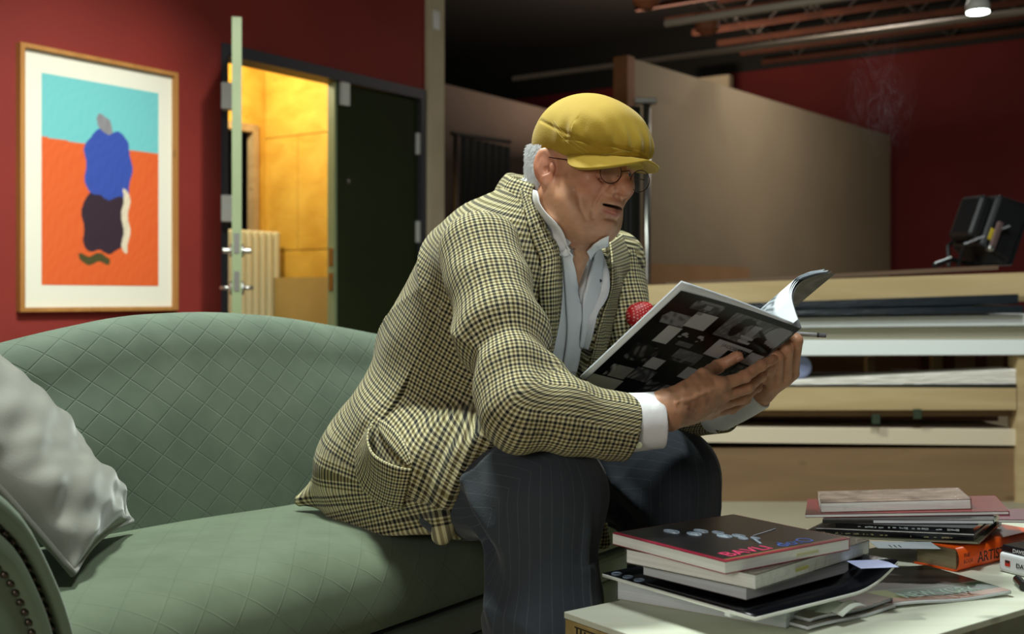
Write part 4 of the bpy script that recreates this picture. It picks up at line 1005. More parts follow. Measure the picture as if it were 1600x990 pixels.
chinu = H(.02, 0, -.09)
FOLDS = []
def fold(pts, r):
    T = trace(head_sdf, [p[0] for p in pts], [p[1] for p in pts], 1.7); FOLDS_N.append([(tuple(t), r if 0 < i < len(pts)-1 else r*.3) for i, t in enumerate(tohead(T.astype(np.float32)))])
FOLDS_N = []
fold([(949, 290), (941, 297), (934, 307), (929, 318)], .0022); fold([(930, 322), (927, 330), (926, 340)], .0016)
fold([(934, 276), (944, 283), (956, 282)], .0014); fold([(941, 331), (955, 336), (966, 337)], .0012); fold([(902, 300), (906, 322), (915, 342)], .0010)
FOLDS += FOLDS_N
def neck_sdf(P):
    d = cone(P, H(-.035, 0, -.03), neck0-SU*.03, .062, .070)
    d = smin(d, cone(P, H(.02, 0, -.075), M3(.338, .022, .825), .040, .030), .035)
    # loose skin at the throat
    d = smin(d, cone(P, H(.045, .012, -.100), M3(.350, .028, .88), .008, .006), .012)
    d = smin(d, cone(P, H(.045, -.014, -.100), M3(.350, .006, .88), .008, .006), .012)
    return d
S_R, E_R, W_R = pa3(752, 395, 2.06), pa3(818, 638, 1.82), pa3(1036, 640, 1.86)
S_L, E_L, W_L = pa3(960, 408, 2.42), np.array([.255, 2.36, .60]), pa3(1168, 618, 2.09)
cR = pa3(983, 668, 1.865)          # end of the right jacket sleeve
def torso_sk(P):
    d = chainc(P, [(M3(.06, 0, .52), .13), (M3(.16, 0, .74), .12), (M3(.22, 0, .88), .085)], .06)
    d = smin(d, cone(P, M3(.24, -.13, .91), M3(.24, .13, .91), .05, .05), .05)
    d = smin(d, cone(P, M3(.29, -.05, .90), M3(.29, .05, .90), .035, .035), .05)
    return d
kR, kL = np.array([.055, 1.905, .515]), np.array([.300, 2.205, .500])
aR, aL = np.array([.050, 1.875, .10]), np.array([.330, 2.180, .10])
hR, hL = M3(.03, -.11, .51), M3(.03, .11, .51)
def legs_sk(P):
    d = chainc(P, [(hR, .08), (kR, .055), (aR, .035)], .03)
    return smin(d, chainc(P, [(hL, .08), (kL, .055), (aL, .035)], .03), .01)
def arm_sk(P):
    d = chainc(P, [(S_R, .052), (E_R-SU*.006, .038), (cR, .030), (W_R, .027)], .02)
    return np.minimum(d, chainc(P, [(S_L, .052), (E_L, .040), (W_L, .027)], .02))
# right hand (near): joints from wrist to tips
Rk = dict(index=pa3(1124, 602, 1.905), middle=pa3(1130, 617, 1.925), ring=pa3(1124, 631, 1.945), pinky=pa3(1112, 643, 1.962))
RH = [
 (Rk['index'], pa3(1163, 588, 1.925), pa3(1189, 571, 1.945), pa3(1207, 561, 1.965), (.0115, .0100, .0092, .0080)),
 (Rk['middle'], pa3(1168, 605, 1.950), pa3(1188, 588, 1.975), pa3(1198, 575, 2.00), (.0118, .0102, .0094, .0080)),
 (Rk['ring'], pa3(1160, 622, 1.970), pa3(1182, 604, 2.00), pa3(1190, 588, 2.02), (.0112, .0098, .0090, .0078)),
 (Rk['pinky'], pa3(1144, 638, 1.985), pa3(1166, 624, 2.01), pa3(1176, 608, 2.03), (.0102, .0088, .0080, .0070))]
tT = onmag(1153, 556, .009); tI = onmag(1120, 573, .014); tM = pa3(1098, 588, 1.905); tC = pa3(1064, 616, 1.87)
Wr2 = pa3(1046, 640, 1.862)
def hand_R(P):
    d = ell(P, (Wr2+Rk['index']*.5+Rk['pinky']*.5)/2, (.001, .001, .001))*0+9.
    for k, w0 in (('index', -.012), ('middle', -.004), ('ring', .005), ('pinky', .012)):
        wr = Wr2+np.array([0, .006, -w0*1.1]); d = smin(d, cone(P, wr, Rk[k], .0200, .0118), .016) if k != 'index' else cone(P, wr, Rk[k], .0200, .0125)
    d = smin(d, cone(P, W_R, Wr2, .0255, .0235), .02)
    pc_ = (Wr2+Rk['middle'])/2+np.array([.0, .012, 0]); d = smin(d, sph(P, pc_, .020), .025)
    for k, nme in enumerate(('index', 'middle', 'ring', 'pinky')):
        b, c, e, t, r = RH[k]; fg = chainc(P, [(b, r[0]), (c, r[1]), (e, r[2]), (t, r[3])], .004)
        fg = smin(fg, sph(P, c, r[1]*1.04), .003); fg = smin(fg, sph(P, e, r[2]*1.03), .003)
        d = smin(d, fg, .0035 if k else .006)
        d = smin(d, sph(P, b+np.array([0, -.003, .003]), r[0]*.98), .008)           # knuckle
    th = chainc(P, [(tC, .0165), (tM, .0128), (tI, .0108), (tT, .0092)], .006)
    th = smin(th, sph(P, tI, .0112), .003)
    d = smin(d, th, .012)
    # web between thumb and index, tendons, veins
    d = smin(d, cone(P, pa3(1090, 603, 1.895), pa3(1108, 597, 1.905), .0125, .0095), .014)
    for k, off in (('index', -.010), ('middle', -.003), ('ring', .004)):
        d = smin(d, cone(P, Wr2+np.array([.01, -.021, -off]), Rk[k]+np.array([0, -.0105, .001]), .0020, .0026), .006)
    d = smin(d, chainc(P, [(pa3(1058, 628, 1.835), .0016), (pa3(1082, 622, 1.868), .0018), (pa3(1100, 634, 1.895), .0016)]), .005)
    # nail of the thumb
    return d+.0008*wob(P, 230, 11)+.0005*wob(P, 520, 12)
# left hand (far): fist behind the spine, thumb inside
LK = [pa3(1238, 583, 2.055), pa3(1226, 592, 2.045), pa3(1213, 597, 2.035), pa3(1200, 600, 2.03)]
LP = [pa3(1244, 532, 1.995), pa3(1229, 545, 1.985), pa3(1214, 557, 1.980), pa3(1203, 572, 1.985)]
LD = [pa3(1226, 517, 2.01), pa3(1211, 531, 2.005), pa3(1198, 545, 2.00), pa3(1190, 560, 2.0)]
LT = [pa3(1210, 520, 2.03), pa3(1197, 534, 2.025), pa3(1186, 549, 2.02), pa3(1180, 562, 2.02)]
def hand_L(P):
    w0 = pa3(1182, 612, 2.085)
    d = cone(P, W_L, w0, .026, .024)
    for k in range(4):
        d = smin(d, cone(P, w0+np.array([.0, .0, .006-.004*k]), LK[k], .020, .0125), .016)
    for k in range(4):
        r = (.0112, .0114, .0108, .0095)[k]
        fg = chainc(P, [(LK[k], r*1.05), (LP[k], r), (LD[k], r*.92), (LT[k], r*.8)], .004)
        d = smin(d, fg, .0025)
    d = smin(d, chainc(P, [(pa3(1205, 600, 2.08), .015), (pa3(1228, 560, 2.07), .012), (pa3(1240, 524, 2.045), .010), (pa3(1234, 510, 2.035), .0085)], .005), .008)
    return d+.0008*wob(P, 230, 13)
def near_(P, c, r): return ((P-A(c))**2).sum(1) < r*r
def bounded(P, d, f, c, r, k):
    """evaluate a detailed group only near it"""
    m = near_(P, c, r+.06)
    e = np.sqrt(((P-A(c))**2).sum(1))-r+.02
    if m.any(): e[m] = f(P[m])
    return smin(d, e, k)
def body_sdf(P):
    d = torso_sk(P); d = smin(d, legs_sk(P), .03); d = smin(d, arm_sk(P), .03)
    d = bounded(P, d, neck_sdf, (neck0+HC_)/2, .19, .03)
    d = bounded(P, d, head_sdf, HC_, .17, .022)
    d = bounded(P, d, hand_R, (Wr2+RH[1][1])/2, .13, .01)
    d = bounded(P, d, hand_L, LP[2], .13, .01)
    return d
bme, bp_ = sdf_mesh('body', body_sdf, (-.5, 1.7, .02), (.62, 2.65, 1.26), .0019)
# skin colour
q = tohead(bp_); qm = q.copy(); qm[:, 1] = np.abs(q[:, 1])
base = C_('#cc9874'); C = np.tile(base, (len(bp_), 1))
def tint(mask_d, c, s, a):
    global C
    wgt = (a*np.exp(-np.maximum(mask_d, 0)**2/(2*s*s)))[:, None]; C = C*(1-wgt)+C_(c)*wgt
inh = near_(bp_, HC_, .17)
far_ = np.where(inh, 0, 9.)
red = '#b0604c'
tint(far_+sph(qm, (.075, .040, -.012), .012), red, .014, .5)
tint(far_+sph(qm, (.110, 0, -.009), .010), '#b05c48', .010, .5)
tint(far_+sph(qm, (-.012, .085, 0), .02), '#b8604c', .012, .45)
tint(far_+chainc(qm, [((.098, 0, -.0350), .003), ((.094, .014, -.0355), .002), ((.083, .027, -.0425), .001)]), '#a0564a', .0018, .6)
tint(far_+chainc(qm, [((.097, 0, -.0520), .005), ((.092, .013, -.0512), .004), ((.082, .025, -.0460), .001)]), '#a84a40', .0024, .85)
tint(far_+ell(qm, (.088, 0, -.0430), (.0100, .0240, .0028)), '#240b09', .0010, .97)
tint(far_+sph(qm, (.06, .03, .01), .022), '#a05f4c', .010, .4)
tint(far_+sph(qm, (.060, 0, -.085), .028), '#a8806c', .02, .45)
rs = np.random.RandomState(9)
for k in range(16):
    c = (.02+.07*rs.rand(), .03+.05*rs.rand(), -.07+.09*rs.rand()); tint(far_+sph(q, (c[0], -c[1], c[2]), .001), '#8a543c', .004, .35)
for (t, c) in ((tT, 1), (RH[0][3], 1), (RH[0][2], .6), (RH[0][1], .5), (LP[0], .6), (LP[1], .6), (LP[2], .6), (Rk['middle'], .5), (Rk['ring'], .5), (tI, .6)):
    tint(sph(bp_, t, .004), '#b35f46', .009, .5*c)
hnd = np.minimum(hand_R(bp_[:]) if False else np.sqrt(((bp_-A((Wr2+RH[1][1])/2))**2).sum(1)), np.sqrt(((bp_-A(LP[2]))**2).sum(1)))
tint(hnd-.12, '#cf9a78', .02, .6)
for k in range(20):
    c = Wr2+(RH[0][1]-Wr2)*rs.rand()+np.array([0, -.02, -.03*rs.rand()]); tint(sph(bp_, c, .001), '#8a4e36', .004, .4)
set_col(bme, C)
M_skin = matcol('aged_skin', .46, bump=.25, bscale=260, sss=.12, noise=.14, nscale=55, dist=.0012, spec=.45)
body = link('body', bme, M_skin, man, True)
# nails
M_nl = mat('finger_nail', '#c9907a', .3)
def nail(c, n, d, r, l):
    M = frame(c, np.cross(d, n), d); s = MB(); P = np.zeros((7, 7, 3))
    for i in range(7):
        for j in range(7):
            u = -1+i/3; v = -1+j/3; P[i, j] = M @ Vector((u*r*math.sqrt(1-.25*v*v), v*l, r*.35*(1-u*u)))
    grid_obj('nail', P, M_nl, man, thick=.0006)
vw = nrm(np.array([0, -1, .15]))
nail(tT+mN*.0078+nrm(tT-tI)*.002, mN, nrm(tT-tI), .0062, .0065)
# eyes
for sg in (-1, 1):
    c = H(.0715, sg*.032, .022); Mx = frame(c, hf2, hl2)
    e = MB().lathe([(.0128*math.sin(a), .0128*math.cos(a)) for a in np.linspace(.02, 3.12, 12)], Mx @ Matrix.Rotation(math.pi/2, 4, 'Y'), 20).build('eye', mat('eye_white', '#cfc6bc', .15), man, smooth=True)
    gaze = Matrix.Rotation(math.radians(12), 4, 'Y')
    MB().lathe([(.0001, .0), (.0055, -.0006), (.0055, -.002)], Mx @ gaze @ Matrix.Translation((.01295, 0, 0)) @ Matrix.Rotation(math.pi/2, 4, 'Y'), 16).build('iris', mat('grey_blue_iris', '#38424a', .1), e, smooth=False)
# hair: white, behind and below the ears, short stubble of strands
hm = MB(); rs = random.Random(2); 
for k in range(5200):
    sg = -1 if k % 2 else 1
    th = rs.uniform(-.1, 1.15); zz = rs.uniform(-.040, .045)
    x = -.012-.094*math.sin(th)*1.0-.010; y = sg*.078*math.cos(th)
    if x > -.030 and zz < .0: continue
    if x > -.025: continue
    sc_ = math.sqrt(max(.05, 1-((zz-.048)/.135)**2)); p = np.array([x*sc_-.0, y*sc_, zz])
    o_ = H(*p); d = nrm(hf2*p[0]+hl2*p[1])*.6-hu2*.8-hf2*.2; d = nrm(d+np.array([rs.uniform(-.4, .4) for _ in range(3)])*.6); l = rs.uniform(.008, .014)
    s_ = nrm(np.cross(d, vw))*.0009; b = len(hm.v)
    m_ = o_+d*l*.5+nrm(hf2*p[0]+hl2*p[1])*.002; hm.v += [tuple(o_-s_), tuple(o_+s_), tuple(m_+s_*.8), tuple(m_-s_*.8), tuple(o_+d*l)]
    hm.f += [(b, b+1, b+2, b+3), (b+3, b+2, b+4)]
me = mesh('hair', hm.v, hm.f); link('hair', me, mat('white_hair', '#e2e6e8', .6), man, True, 'stuff')
hc = MB()
def hair_cap(P):
    q = tohead(P); d = ell(q, (-.018, 0, .030), (.088, .074, .090)); d = smax(d, q[:, 0]+.030, .01); d = smax(d, -(q[:, 2]+.045), .01); d = smax(d, q[:, 2]-.06, .01)
    return (d+.0015*wob(q.astype(np.float32), 500, 3))*HS
hme, _ = sdf_mesh('hair_mass', hair_cap, HC_-.15, HC_+.15, .0022); link('hair_mass', hme, mat('white_hair_base', '#b4b8ba', .7, '#8f9294', 120, .5, bump=.8, bscale=400), man, True)
# ---- cap
def cap_sdf(P):
    q = tohead(P); x, y, z = q[:, 0], q[:, 1], q[:, 2]
    d = ell(q, (.006, 0, .070), (.095, .084, .079))
    d = smin(d, ell(q, (.058, 0, .066), (.060, .072, .042)), .05)
    d = smin(d, ell(q, (-.040, 0, .060), (.050, .074, .062)), .04)
    cut = -(z-(.0235+.006*np.clip((x-.03)/.05, 0, 1)))
    d = smax(d, cut, .010)
    inner = ell(q, (-.004, 0, .03), (.094, .0775, .085)); d = smax(d, -inner, .004)
    # panel seam creases along the sides and soft dents
    ay = np.abs(y); sm = np.abs(z-(.072-.45*(x-.0)*.6)-.0)
    d = d+.0018*np.exp(-(sm/.003)**2)*(ay > .05)*(x > -.05)
    d = d+.0020*wob(q.astype(np.float32), 62, 21)+.0011*wob(q.astype(np.float32), 120, 22)
    d = d+.0030*np.sin(170*x+40*z)*np.exp(-((z-.066)/.018)**2)*np.exp(-((x-.045)/.040)**2)*(y < 0)+.0024*np.sin(210*y+60*z)*np.exp(-((z-.07)/.022)**2)*(x > .05)
    d = d+.0022*np.exp(-((z-.053-.0*x)/.0016)**2)*(x > .03)
    return d*HS
cap = empty('flat_cap', tuple(H(0, 0, .09)), 0); cap.parent = man; cap.matrix_parent_inverse = wm(man).inverted()
cme, cpts_ = sdf_mesh('crown', cap_sdf, HC_-.19, HC_+.22, .0022)
M_cap = mat('mustard_cotton', '#b0942a', .85, '#a08018', 14, .6, bump=.25, bscale=420, sheen=.15)
link('crown', cme, M_cap, cap, True)
nb, mb_ = 60, 16; P = np.zeros((nb, mb_, 3)); Pb = []
for i in range(nb):
    u = -1+2*i/(nb-1); ang = u*1.28
    for j in range(mb_):
        v = j/(mb_-1); r = 1+v*.46*math.cos(u*1.35)**.8
        x = .012+.094*math.cos(ang)*(1+.0*v); y = .078*math.sin(ang)
        ext = .045*v*max(math.cos(u*1.57), 0)**.6
        x += ext*math.cos(ang*.55); y += ext*math.sin(ang*.75)*.9
        z = .043-.003*v-(.016 if u < 0 else .006)*abs(u)**2.0-(.026 if u < 0 else .004)*v*2*abs(u)*math.sqrt(max(0, 1-u*u))
        P[i, j] = H(x, y, z)
grid_obj('brim', P, M_cap, cap, thick=.0045, offset=0)
M_st = mat('pale_yellow_stitching', '#c8b45a', .7)
for off in (.0085, .0115):
    px_, py_ = zip(*[(p[0], p[1]) for p in spline([(905, 246), (925, 247.5), (950, 245), (975, 240), (1000, 240), (1016, 251)], 46)]); T = trace(cap_sdf, px_, np.array(py_)-off*700+4)
    st_ = MB()
    for k in range(0, 45, 1):
        a, b = T[k], T[k]*.35+T[k+1]*.65
        if np.linalg.norm(T[k+1]-T[k]) < .02: st_.tube([tuple(a+vw*.0004), tuple(b+vw*.0004)], .00045, 4, False)
    st_.build('stitching', M_st, cap, kind='stuff')
for k_, pp_ in enumerate(([(862, 191), (870, 205), (885, 221), (905, 236), (925, 245)], [(865, 189), (880, 207), (898, 224), (920, 238)])):
    L_ = spline(pp_, 40); T = trace(cap_sdf, L_[:, 0], L_[:, 1]); st_ = MB()
    for k in range(39):
        if np.linalg.norm(T[k+1]-T[k]) < .02: st_.tube([tuple(T[k]+vw*.0004), tuple(T[k]*.35+T[k+1]*.65+vw*.0004)], .00045, 4, False)
    st_.build('stitching', M_st, cap, kind='stuff')
# ---- glasses
gl = empty('glasses', tuple(H(.10, 0, .01)), 0); gl.parent = man; gl.matrix_parent_inverse = wm(man).inverted()
M_wire = mat('dark_red_wire', '#3a1512', .3, metal=.5)
mg, ng, bg = nt('spectacle_lens'); setc(bg, (1, 1, 1)); trn = ng.nodes.new('ShaderNodeBsdfTransparent'); gls = ng.nodes.new('ShaderNodeBsdfGlossy'); gls.inputs['Roughness'].default_value = .03; mxs = ng.nodes.new('ShaderNodeMixShader'); mxs.inputs[0].default_value = .13
ng.links.new(trn.outputs[0], mxs.inputs[1]); ng.links.new(gls.outputs[0], mxs.inputs[2]); ng.links.new(mxs.outputs[0], ng.nodes['Material Output'].inputs[0])
for sg in (-1, 1):
    cx, cz = .108, .010; pts = []; lens = []
    for k in range(37):
        a = 2*math.pi*k/36; yy = sg*.036+.0235*math.cos(a); zz = cz+.0185*math.sin(a); xx = cx-.10*(abs(yy)-.012)**1*.35+.06*zz*2; pts.append(tuple(H(xx, yy, zz))); lens.append(pts[-1])
    MB().tube(pts, .0009, 6, False).build('rim', M_wire, gl, smooth=True)
    c = tuple(H(cx-.10*(.036-.012)*.35+.12*cz+.001, sg*.036, cz)); me = mesh('lens', [c]+lens[:-1], [(0, 1+k, 1+(k+1) % 36) for k in range(36)]); link('lens', me, mg, gl, True)
    hx = H(cx-.017, sg*.0595, cz+.006); MB().tube([tuple(hx), tuple(H(cx-.022, sg*.070, cz+.008)), tuple(H(.05, sg*.074, .019)), tuple(H(-.005, sg*.078, .021))], .0010, 6).build('temple', M_wire, gl, smooth=True)
    MB().tube([tuple(H(cx-.004, sg*.0135, cz-.001)), tuple(H(cx-.008, sg*.010, cz-.004))], .0008, 5).build('nose_pad', M_wire, gl)
MB().tube([tuple(H(cx, -.0130, cz+.006)), tuple(H(cx+.006, 0, cz+.011)), tuple(H(cx, .0130, cz+.006))], .0010, 6).build('bridge', M_wire, gl, smooth=True)

# ---- clothing ----------------------------------------------------
# torso of the jacket: elliptic sections along a bent spine in the man's frame (f,z), a depth, b width
tor = np.array([(.110, .40, .205, .250, 0), (.090, .50, .195, .240, 0), (.125, .60, .190, .226, .008), (.178, .72, .188, .216, .020), (.238, .83, .182, .216, .026), (.276, .915, .158, .212, .022), (.305, .985, .108, .152, .008), (.322, 1.035, .066, .088, 0), (.335, 1.07, .055, .070, 0)])
tk_ = spline(tor, 40)
seg_s = np.concatenate([[0], np.cumsum(np.hypot(np.diff(tk_[:, 0]), np.diff(tk_[:, 1])))])
TT = tk_.astype(np.float32)
def torso_param(P):
    q = P-A(HO); f = q @ A(SF); l = q @ A(SD3); z = q[:, 2]
    p2 = np.stack([f, z], 1)
    a = TT[:-1, :2]; b = TT[1:, :2]; ab = b-a; L2 = (ab**2).sum(1)
    n = len(P); best = np.full(n, 1e9, np.float32); S_ = np.zeros(n, np.float32); u = np.zeros(n, np.float32); A_ = np.zeros(n, np.float32); B_ = np.zeros(n, np.float32); ov = np.zeros(n, np.float32)
    for i in range(len(a)):
        r = p2-a[i]; t = (r @ ab[i])/L2[i]; tc = np.clip(t, 0, 1); e = r-tc[:, None]*ab[i]; dd = (e**2).sum(1); m = dd < best
        best[m] = dd[m]; S_[m] = (seg_s[i]+tc*math.sqrt(L2[i]))[m]
        nx = ab[i][1]/math.sqrt(L2[i]); nz = -ab[i][0]/math.sqrt(L2[i]); u[m] = (r @ A([nx, nz]))[m]
        A_[m] = (TT[i, 2]*(1-tc)+TT[i+1, 2]*tc)[m]; B_[m] = (TT[i, 3]*(1-tc)+TT[i+1, 3]*tc)[m]
        over = np.where((i == 0) & (t < 0), -t, np.where((i == len(a)-1) & (t > 1), t-1, 0))*math.sqrt(L2[i]); ov[m] = over[m]
    l = l-np.interp(S_, seg_s, TT[:, 4]).astype(np.float32); return S_, u, l, A_, B_, ov
def folds_torso(S_, ang):
    w = .0045*np.sin(34*S_+2.2*ang+1.0)*np.exp(-((S_-.26)/.10)**2)+.004*np.sin(52*S_-3*ang)*np.exp(-((S_-.18)/.08)**2)
    w += .007*np.sin(7*ang+9*S_)*np.exp(-((S_-.05)/.10)**2)
    x = 4.2*ang+13*S_+.8*np.sin(11*S_+ang*2); w += .0075*(1-np.abs(np.sin(x)))**2*np.exp(-((S_-.27)/.14)**2)
    x = 3.1*ang-17*S_+1.1; w += .006*(1-np.abs(np.sin(x)))**2*np.exp(-((S_-.50)/.10)**2)
    return w
def torso_base(P, shr=0.):
    S_, u, l, a, b, ov = torso_param(P)
    k = (np.abs(u/(a-shr))**2.3+np.abs(l/(b-shr))**2.3)**(1/2.3); d = (k-1)*np.minimum(a, b)*.92
    ang = np.arctan2(u, l)
    return np.where(ov > 0, np.sqrt(np.maximum(d, 0)**2+ov**2), d), S_, u, l, ang
def jacket_torso(P):
    d, S_, u, l, ang = torso_base(P)
    d = d-folds_torso(S_, ang)
    # shoulders
    d = smin(d, cone(P, M3(.275, -.10, .945), S_R+np.array([.005, .0, -.005]), .066, .066), .05)
    d = smin(d, cone(P, M3(.275, .10, .945), S_L, .066, .066), .05)
    # skirt corner at the back, side panel wrapped over the hip and thigh
    d = smin(d, cone(P, M3(.0, -.12, .50), M3(-.125, -.190, .437), .07, .012), .06)
    q = P-A(HO); f = q @ A(SF); z = q[:, 2]; l = q @ A(SD3)
    wr = chainc(P, [(hR+SU*.01, .132), (hR*.55+kR*.45+SU*.012, .118), (hR*.15+kR*.85+SU*.012, .110)], .03)
    wr = wr-.006*np.sin(46*(f*.8-z*.6)+2)*np.exp(-((f-.26)/.07)**2)-.005*np.sin(30*z+18*f)
    wr = smax(wr, f-(.312+(z-.42)*.40+.010*np.sin(26*z)), .012)
    wr = smax(wr, -(z-.402), .01)
    d = smin(d, wr, .035)
    d = smin(d, chainc(P, [(pa3(762, 690, 1.93), .016), (pa3(725, 712, 1.95), .018), (pa3(700, 760, 1.96), .016), (pa3(690, 835, 1.985), .018)], .01), .02)
    # patch pocket bulge
    pc0 = pa3(600, 715, 2.14); qq = P-A(pc0)
    return d
def edge_l(pts, fn=None):
    T = trace(fn or jacket_torso, [p[0] for p in pts], [p[1] for p in pts])-HO; z_ = T[:, 2]; l_ = T @ SD3; o = np.argsort(z_); return z_[o], l_[o]
VN = edge_l([(858, 372), (872, 386), (875, 435), (873, 486), (862, 548), (848, 604)])
VF = edge_l([(944, 380), (951, 424), (948, 459), (934, 500), (928, 538), (919, 572), (905, 604)])
def jacket(P):
    d = jacket_torso(P)
    q = P-A(HO); f = q @ A(SF); l = q @ A(SD3); z = q[:, 2]
    # front opening between the two edges measured on the cloth
    t0_, *_ = torso_base(P, .036)
    cut = np.maximum(l-np.interp(z, *VF).astype(np.float32), np.interp(z, *VN).astype(np.float32)-l); cut = np.maximum(cut, -(t0_)); cut = np.maximum(cut, -(f-.20)); cut = np.maximum(cut, -(z-.56))
    d = smax(d, -cut, .008)
    # neck hole
    d = smax(d, -cone(P, neck0-SU*.01, H(-.02, 0, -.02), .068, .075), .006)
    d = smax(d, -(z-.408), .01)
    return d
def sleeve(P, S0, E0, W0_, r0, re, rw, ext, seed, cutf):
    a = chainc(P, [(S0, r0), ((S0+E0)/2+0, (r0+re)/2*1.04), (E0, re)], .03); b = cone(P, E0, W0_, re*.98, rw)
    d = smin(a, b, .05)
    # folds: rings above the elbow, soft diagonal drags
    ue = nrm(E0-S0); sf = (P-A(S0)) @ A(ue); uf = nrm(W0_-E0); sw = (P-A(E0)) @ A(uf)
    n1 = P @ A(nrm(np.cross(ue, uf)));
    d = d-.006*np.sin(62*sf+20*n1+seed)*np.exp(-((sf-.26)/.09)**2)*(sf < .40)*np.exp(-np.maximum(sw-.05, 0)/.04)
    d = d-.0035*np.sin(40*sf-25*n1)*np.exp(-((sf-.10)/.08)**2)-.0055*np.sin(58*sw+16*n1+2)*np.exp(-((sw-.05)/.07)**2)*(sw > -.05)
    ph_ = 30*sf-26*n1+.9*np.sin(9*n1*5+seed); d = d-.0075*(1-np.abs(np.sin(ph_*.5)))**2*np.exp(-((sf-.17)/.10)**2)
    ph_ = 44*sw+30*n1+seed; d = d-.006*(1-np.abs(np.sin(ph_*.5)))**2*np.exp(-((sw-.10)/.08)**2)*(sw > 0)
    d = d-.003*wob(P, 30, seed)
    L = np.linalg.norm(W0_-E0); d = smax(d, sw-L, .004)
    d = smax(d, -np.maximum(cone(P, W0_-uf*.10, W0_+uf*.1, rw-.008, rw-.008), -(sw-L+.06)), .004)
    return d
cR = pa3(983, 668, 1.865)          # end of the right jacket sleeve
cL = pa3(1132, 640, 2.12)
def sl_R(P): return sleeve(P, S_R, E_R+np.array([0, .0, .0]), cR, .076, .060, .055, .0, 3, None)
def sl_L(P): return sleeve(P, S_L, E_L, cL, .064, .054, .041, .0, 8, None)
M_plaid = plaid()
# jacket body mesh
jk = empty('jacket', tuple(M3(.1, 0, .6)), 0) ; jk.parent = man; jk.matrix_parent_inverse = wm(man).inverted()
jme, jp = sdf_mesh('jacket_body', jacket, (-.62, 1.6, .36), (.55, 2.8, 1.14), .0040)
_, S_, u_, l_, ang_ = torso_base(jp)
per = .205*2*math.pi
loop_uv(jme, np.stack([(np.arctan2(-l_, u_) % (2*math.pi))*.205 if False else ((np.arctan2(l_, u_)) % (2*math.pi))*.205, S_+.25*0], 1), per)
link('jacket_body', jme, M_plaid, jk, True)
def sleeve_obj(f, S0, E0, W0_, lo, hi, nm, rr, twist=0):
    me, p = sdf_mesh(nm, f, lo, hi, .0036)
    ue = nrm(E0-S0); uf = nrm(W0_-E0); L1 = np.linalg.norm(E0-S0)
    pr = p.astype(float); s1 = (pr-S0) @ ue; s2 = (pr-E0) @ uf; w = 1/(1+np.exp(-((pr-E0) @ nrm(ue+uf)*0+(pr-E0) @ nrm(uf+ue))/.02))
    ref = nrm(np.cross(ue, uf)); 
    def angf(o, ax):
        r = pr-o; r = r-np.outer(r @ ax, ax); e2 = np.cross(ax, ref); return r @ ref, r @ e2
    x1, y1 = angf(S0, ue); x2, y2 = angf(E0, uf); an = np.arctan2(y1*(1-w)+y2*w, x1*(1-w)+x2*w)
    out = nrm(ue-uf); r0_ = pr-(S0+ue*L1); ro = r0_ @ out; bt_ = math.acos(np.clip(ue @ uf, -1, 1)); pe = nrm(-uf+ue*(ue @ uf)); po = nrm(ue-uf*(ue @ uf))
    ph = np.clip(np.arctan2(s1-L1, np.maximum(r0_ @ pe, .006)), 0, bt_); fore = (r0_ @ nrm(ue+uf)) > 0; ph = np.where(s2 > 0, bt_, ph)
    v = np.where(fore | (s1 > L1), L1+np.maximum(s2, 0)*fore, s1)+np.where(s1 > L1, ph, bt_*fore)*.055*np.clip(np.where(fore, r0_ @ po, r0_ @ pe)/.045, 0, 1)
    an = (an-twist) % (2*math.pi)
    loop_uv(me, np.stack([an*rr, v], 1), rr*2*math.pi)
    return link(nm, me, M_plaid, jk, True)
sleeve_obj(sl_R, S_R, E_R, cR, (-.22, 1.68, .50), (.30, 2.22, 1.06), 'sleeve', .066, 1.2)
sleeve_obj(sl_L, S_L, E_L, cL, (.05, 1.95, .48), (.56, 2.52, 1.06), 'sleeve', .066, 1.2)
def cloth_patch(name, polyA, polyB, f, m, parent, nu=10, nv=40, off=.006, thick=.003, uvs=1.0, wave=0, Y0=1.3):
    """cloth piece lying on the surface f between two edge curves given as seen in the photograph"""
    G = ruled(np.array(polyA, float), np.array(polyB, float), nu, nv); px_ = G[..., 0].ravel(); py_ = G[..., 1].ravel()
    T = trace(f, px_, py_, Y0).reshape(nu, nv, 3)
    for _ in range(3):       # relax, cloth does not follow every dent
        T[1:-1, 1:-1] = (T[:-2, 1:-1]+T[2:, 1:-1]+T[1:-1, :-2]+T[1:-1, 2:])/4*.6+T[1:-1, 1:-1]*.4
    e = .003; p = T.reshape(-1, 3).astype(np.float32); d0 = f(p); g = np.stack([f(p+A(np.eye(3)[i]*e))-d0 for i in range(3)], 1); g /= np.linalg.norm(g, axis=1, keepdims=True)+1e-9
    o = np.full((nu, nv), off); 
    if callable(off): o = off(*np.meshgrid(np.linspace(0, 1, nu), np.linspace(0, 1, nv), indexing='ij'))
    T = T+g.reshape(nu, nv, 3)*o[..., None]
    du = np.linalg.norm(np.diff(T, axis=0), axis=2).mean(1); dv = np.linalg.norm(np.diff(T, axis=1), axis=2).mean(0)
    U = np.concatenate([[0], np.cumsum(du)]); V = np.concatenate([[0], np.cumsum(dv)]); UV = np.stack(np.meshgrid(U, V, indexing='ij'), -1)*uvs
    return grid_obj(name, T, m, parent, UV, thick=thick, offset=1)
both = lambda P: np.minimum(jacket(P), shirt(P))
def shirt0(P):
    d, S_, u, l, ang = torso_base(P, .020)
    q = P-A(HO); z = q[:, 2]
    d = d-.003*np.sin(60*l+14*z)*np.exp(-((z-.72)/.12)**2)-.0025*np.sin(38*l-30*z)
    return smin(d, smax(cone(P, H(.02, 0, -.075), M3(.318, .018, .87), .050, .044), z-.985, .01), .02)
